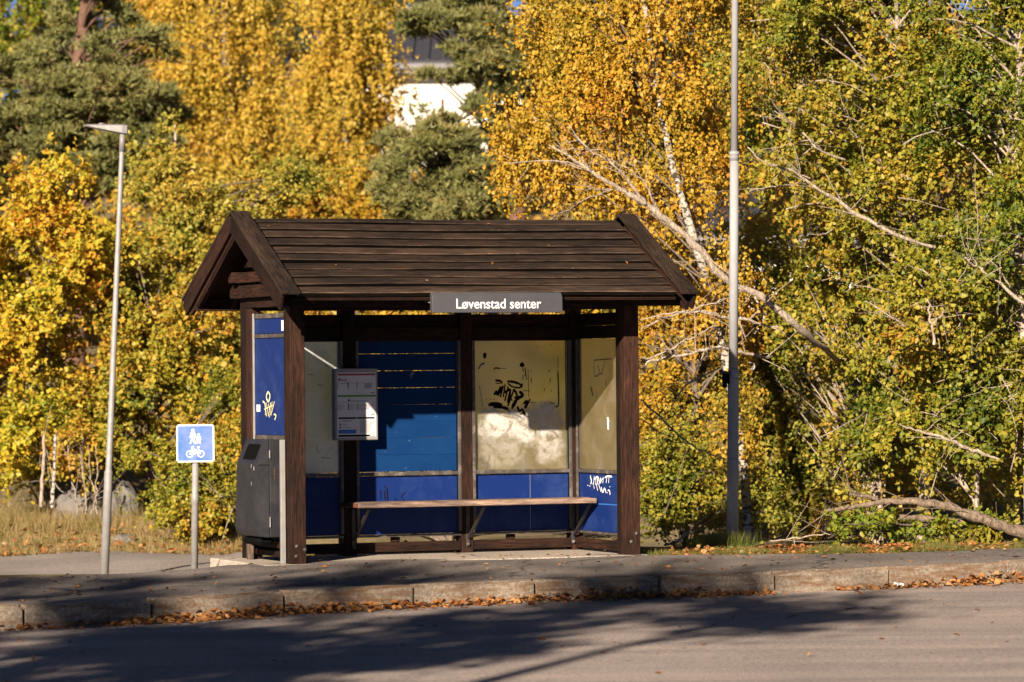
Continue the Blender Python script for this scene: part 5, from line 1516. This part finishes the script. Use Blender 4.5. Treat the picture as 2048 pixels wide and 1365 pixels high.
deadwood('fallen_log', 'gnarled grey log lying under the long fallen log', [
    [(1930, 1050, 37.35, .05), (1880, 1040, 37.4, .045), (1820, 1036, 37.4, .04), (1760, 1030, 37.5, .03), (1715, 1022, 37.6, .016)]], cat='log', bark='bark_log')
deadwood('fallen_log', 'short broken stick leaning against the fallen log', [
    [(1750, 1078, 37.5, .022), (1765, 1058, 37.6, .022), (1778, 1042, 37.7, .018)]], cat='stick')
deadwood('fallen_log', 'thin fallen stick on the ground right of the lamp post', [
    [(1540, 1082, 37.4, .008), (1600, 1076, 37.4, .010), (1660, 1070, 37.4, .007)]], cat='stick')
deadwood('fallen_log', 'grey stick lying behind the grass left of the lamp post', [
    [(1330, 1092, 37.6, .02), (1350, 1084, 37.6, .022), (1368, 1074, 37.6, .016)]], cat='stick')
deadwood('dead_branch', 'bare twigs poking out left of the litter bin', [
    [(500, 985, 40, .012), (470, 994, 40, .008), (436, 993, 40, .005)], [(476, 1000, 40, .006), (462, 985, 40, .005), (450, 980, 40, .003)], [(490, 1005, 40, .007), (470, 1012, 40, .006), (458, 1035, 40, .004)]])
# dry stems on the verge, left
for px, Z, lb in ((82, 48.5, 'pale thin dead trunk standing in the dry grass at the left edge'), (105, 47.8, 'white birch sapling stem beside the dead trunk at the left')):
    g = G(px, Z, -.1)
    deadwood('bare_stem', lb, [[(px, 1015, Z, .035), (px + 3, 960, Z, .03), (px + 6, 870, Z, .022)]], 'bark_birch' if px > 100 else 'bark_grey', 'trunk')
for i, (x0, x1) in enumerate(((140, 155), (166, 172), (180, 195), (195, 182))):
    deadwood('bare_stem', ['bent bare stem before the boulder, leftmost of the four', 'second bare stem before the boulder from the left', 'third bare stem before the boulder from the left', 'bare stem before the boulder nearest the lamp post'][i], [[(x1, 1030, 48.2, .012), ((x0 + x1) / 2 + 3, 990, 48.2, .010), (x0, 950, 48.2, .007), (x0 - 4, 890, 48.4, .004)]], 'bark_grey', 'stem')

# ------------------------------------------------------------------ boulders
def boulder(label, px, py, Z, rx, ry, rz, seed):
    rn = random.Random(seed)
    bm = bmesh.new(); bmesh.ops.create_icosphere(bm, subdivisions=3, radius=1)
    ph = [rn.uniform(0, 6) for _ in range(6)]
    for v in bm.verts:
        c = v.co
        k_ = 1 + .12 * math.sin(3 * c.x + ph[0]) * math.sin(2.5 * c.y + ph[1]) + .10 * math.sin(5 * c.z + ph[2] + 2 * c.x) + .07 * math.sin(9 * c.x + ph[3]) * math.sin(8 * c.z + ph[4]) + rn.uniform(-.05, .05)
        v.co = Vector((c.x * rx * k_, c.y * ry * k_, c.z * rz * k_))
    me = bpy.data.meshes.new('boulder'); bm.to_mesh(me); bm.free()
    o_ = link('boulder', me, 'rock'); o_.location = at(px, py, Z)
    return tag(o_, label, 'boulder')
boulder('large grey boulder behind the dry grass left of the lamp post', 168, 1020, 50.0, .42, .35, .36, 3)
boulder('grey boulder right of the lamp post below the golden shrub', 246, 1020, 49.8, .24, .3, .30, 4)
boulder('small flat grey stone at the grass edge behind the lamp post', 245, 1083, 47.0, .16, .14, .08, 5)

# ------------------------------------------------------------------ grass, fallen leaves
def blades(name, label, X, Y, h, wd, mat, lean=.35, cat='grass'):
    n = len(X)
    P = np.stack([X, Y, ground_z(X, Y) - .005], 1)
    T = np.stack([rng.normal(size=n) * lean, rng.normal(size=n) * lean, np.ones(n)], 1)
    N = rng.normal(size=(n, 3)); N[:, 2] *= .2
    me = leaves_mesh(P, N, T, h, wd, 'blade', name)
    return tag(link(name, me, mat), label, cat, kind='stuff')
def strip(n, u0, u1, f0, f1):
    u = rng.uniform(u0, u1, n); t = rng.random(n)
    v = f0(u) + (f1(u) - f0(u)) * t
    X, Y = from_uv(u, v)
    return X, Y
X, Y = strip(26000, 3.28, 11, lambda u: vb(u) - .02 + .05 * np.sin(u * 9), lambda u: vb(u) + .9 + .3 * np.sin(u * 5))
hh = rng.uniform(.015, .06, len(X)) * (1 + .5 * np.sin(X * 7))
blades('verge_grass', 'short green grass along the pavement edge right of the shelter', X, Y, np.abs(hh) + .03, rng.uniform(.004, .008, len(X)), 'grass')
X, Y = strip(16000, -.4, 3.4, lambda u: 1.62 + 0 * u, lambda u: 4.6 + 0 * u)
blades('rear_grass', 'short green grass behind the shelter wall', X, Y, rng.uniform(.04, .12, len(X)), rng.uniform(.005, .009, len(X)), 'grass')
X = rng.uniform(-11, -2.0, 34000); Y = 45.8 + rng.exponential(2.2, 34000)
blades('dry_grass', 'straw coloured dry grass on the bank beyond the side path', X, Y, rng.uniform(.03, .16, len(X)), rng.uniform(.006, .012, len(X)), 'grass_dry')
X = rng.uniform(-7.6, -4.2, 5200); Y = rng.uniform(47.6, 49.4, 5200)
blades('tall_dry_grass', 'pale dry grass in front of the boulders', X, Y, rng.uniform(.10, .36, len(X)), rng.uniform(.005, .009, len(X)), 'grass_dry', .3)
# tuft at sign foot
X = bs.x + .14 + rng.normal(size=900) * .10; Y = bs.y - .05 + rng.normal(size=900) * .10
blades('grass_tuft', 'ragged green grass tuft at the foot of the path sign', X, Y, rng.uniform(.06, .24, 900), rng.uniform(.004, .008, 900), 'grass', .6)
X = br.x - .12 + rng.normal(size=2200) * .13; Y = br.y - .12 + rng.normal(size=2200) * .15
blades('grass_tuft', 'tall grass tuft at the foot of the right lamp post', X, Y, rng.uniform(.06, .22, 2200), rng.uniform(.004, .008, 2200), 'grass', .3)
# dry stems right
X, Y = strip(1800, 6.6, 9.5, lambda u: vb(u) + 1.0, lambda u: vb(u) + 2.4)
blades('dry_stems', 'tangle of dry straw stems around the fallen logs', X, Y, rng.uniform(.08, .30, len(X)), rng.uniform(.004, .007, len(X)), 'grass_dry', .9, 'dry stems')

def litter(name, label, X, Y, Z, size, tilt=.35, cat='leaves'):
    n = len(X)
    N = np.stack([rng.normal(size=n) * tilt, rng.normal(size=n) * tilt, np.ones(n)], 1)
    T = rng.normal(size=(n, 3)); T[:, 2] *= .2
    me = leaves_mesh(np.stack([X, Y, Z], 1), N, T, size, size * rng.uniform(.6, .9, n), True, name)
    return tag(link(name, me, 'leaf_dead'), label, cat, kind='stuff')
# drift in the gutter
n = 7500
u = rng.uniform(-4.6, 9.5, n)
dens = .12 + .62 * (.7 + .3 * np.sin(u * 5.1) * np.sin(u * 2.3 + 1)) * np.interp(u, [-4.6, -2.6, -1.9, -.5, .4, .7, 1.6, 2.6, 2.9, 3.7, 4.5, 5.5, 9.5], [.0, .1, .9, .9, .55, .4, .9, .8, .55, -.4, .25, 1.0, 1.0])
keep = rng.random(n) < dens; u = u[keep]; n = len(u)
t = rng.exponential(.085, n)
v = vk(u) - .012 - t
pile = np.interp(u, [-4.6, -2, -1.2, 0, .6, 1.6, 2.6, 3, 4.2, 5.6, 6.5], [0, .05, .10, .05, .03, .075, .065, .015, .015, .085, .09]) * np.exp(-t / .10)
X, Y = from_uv(u, v)
Zz = zroad(u, v) + .006 + rng.random(n) * (pile + .008)
litter('gutter_leaves', 'drift of brown fallen leaves in the gutter along the kerb', X, Y, Zz, rng.uniform(.026, .068, n), .7)
# scattered
u = rng.uniform(-5, 8, 260); v = vk(u) + .2 + rng.random(260) * (vb(u) - vk(u) - .1)
X, Y = from_uv(u, v)
litter('pavement_leaves', 'scattered fallen leaves on the pavement', X, Y, zpav(u, v) + .016, rng.uniform(.03, .06, 260), .25)
u = rng.uniform(-5, 8, 110); v = vk(u) - .3 - rng.random(110) * 7
X, Y = from_uv(u, v)
litter('road_leaves', 'a few fallen leaves on the road', X, Y, zroad(u, v) + .005, rng.uniform(.03, .06, 110), .2)
X, Y = strip(2600, 3.3, 9, lambda u: vb(u), lambda u: vb(u) + 1.6)
litter('verge_leaves', 'brown leaves lying in the right verge grass', X, Y, ground_z(X, Y) + .015 + rng.random(len(X)) * .03, rng.uniform(.03, .06, len(X)), .5)
X, Y = strip(2600, -.5, 3.4, lambda u: 1.5 + 0 * u, lambda u: 3.6 + 0 * u)
litter('rear_leaves', 'brown leaves on the ground behind the shelter', X, Y, ground_z(X, Y) + .015 + rng.random(len(X)) * .05, rng.uniform(.04, .075, len(X)), .6)
X = rng.uniform(-11, -2.0, 900); Y = 45.6 + rng.exponential(1.6, 900)
litter('bank_leaves', 'orange leaves lying on the grass bank at the left', X, Y, ground_z(X, Y) + .03 + rng.random(len(X)) * .08, rng.uniform(.05, .09, len(X)), .6)
u = rng.uniform(-.1, 3.3, 9); v = rng.uniform(-.55, .6, 9)
X, Y = from_uv(u, v)
Zr = np.array([rp(float(q), .024).z for q in v])
nn_ = len(u)
Nr = np.tile(np.array([-V.x * math.sin(TH), -V.y * math.sin(TH), math.cos(TH)]), (nn_, 1)) + rng.normal(size=(nn_, 3)) * .12
Tr = rng.normal(size=(nn_, 3)); Tr = Tr - (Tr * unit(Nr)).sum(1, keepdims=True) * unit(Nr)
tag(link('roof_leaves', leaves_mesh(np.stack([X, Y, Zr], 1), Nr, Tr, rng.uniform(.02, .04, nn_), rng.uniform(.012, .024, nn_), True), 'leaf_dead'), 'few small fallen leaves stuck on the shelter roof planks', 'leaves', kind='stuff')
# crumpled paper in the gutter
bm = bmesh.new()
q = 6
rows_ = [[bm.verts.new(((i / q - .5) * .09, (j / q - .5) * .05, .012 + random.uniform(0, .022))) for i in range(q + 1)] for j in range(q + 1)]
for j in range(q):
    for i in range(q): bm.faces.new((rows_[j][i], rows_[j][i + 1], rows_[j + 1][i + 1], rows_[j + 1][i]))
r_ = bmesh.ops.solidify(bm, geom=bm.faces[:], thickness=.001)
me = bpy.data.meshes.new('paper_scrap'); bm.to_mesh(me); bm.free()
x, y = from_uv(4.60, float(vk(4.6)) - .12)
ps = link('paper_scrap', me, 'white_print'); ps.location = (x, y, float(zroad(4.6, float(vk(4.6)) - .12)) + .02); ps.rotation_euler = (.35, .1, .5)
tag(ps, 'crumpled white paper scrap among the gutter leaves', 'litter')

# ------------------------------------------------------------------ trees across the road that throw the dappled shade
def shade_tree(label, xf, yn, yf, dist, rad, n=15000):
    """tree `dist` metres sunward; its crown shades the strip from yn to yf around xf (at yf)"""
    te = math.tan(ELEV)
    bx, by = xf + sh.x * dist, yf + sh.y * dist
    top = te * dist; low = te * (dist - (yf - yn) / abs(sh.y))
    g = Vector((bx, by, -.3))
    ells = []
    for k_ in range(6):
        f = k_ / 5
        r_ = rad * (.30 + .80 * math.sin(math.pi * .5 * min(1, 1.5 * (1 - f))))
        ells.append((Vector((bx + random.uniform(-.5, .5), by + random.uniform(-.5, .5), low + (top - low) * f)), (r_, r_, (top - low) * .16)))
    trunk = [(g, .16), (g + Vector((.05, 0, top * .4)), .13), (g + Vector((0, .05, top * .8)), .06), (g + Vector((0, 0, top)), .02)]
    tree('roadside_tree', label, trunk, ells, 'leaf_green', n // 3, .17, .135, 150, .20, 'bark_brown', nbr=70, brr=.03, group='trees across the road')
SHADE = [(-5.6, 17, 31.5, 25, 2.2, 40000), (-3.2, 18, 31.0, 24, 1.9, 40000), (-1.2, 20, 31.0, 24, 1.5, 26000), (.7, 25.5, 31.7, 24, 1.1, 12000), (2.4, 29.2, 32.0, 24, .8, 4500), (-8.4, 18, 32.4, 26, 2.0, 22000), (-4.2, 31.6, 33.4, 25, .7, 1500), (-1.0, 31.9, 33.7, 25, .7, 1500), (1.5, 32.0, 33.9, 26, .7, 1300)]
for i, a in enumerate(SHADE):
    shade_tree(['first', 'second', 'third', 'fourth', 'fifth', 'sixth', 'seventh', 'eighth', 'ninth'][i] + ' leafy roadside tree across the road, out of the picture', *a)
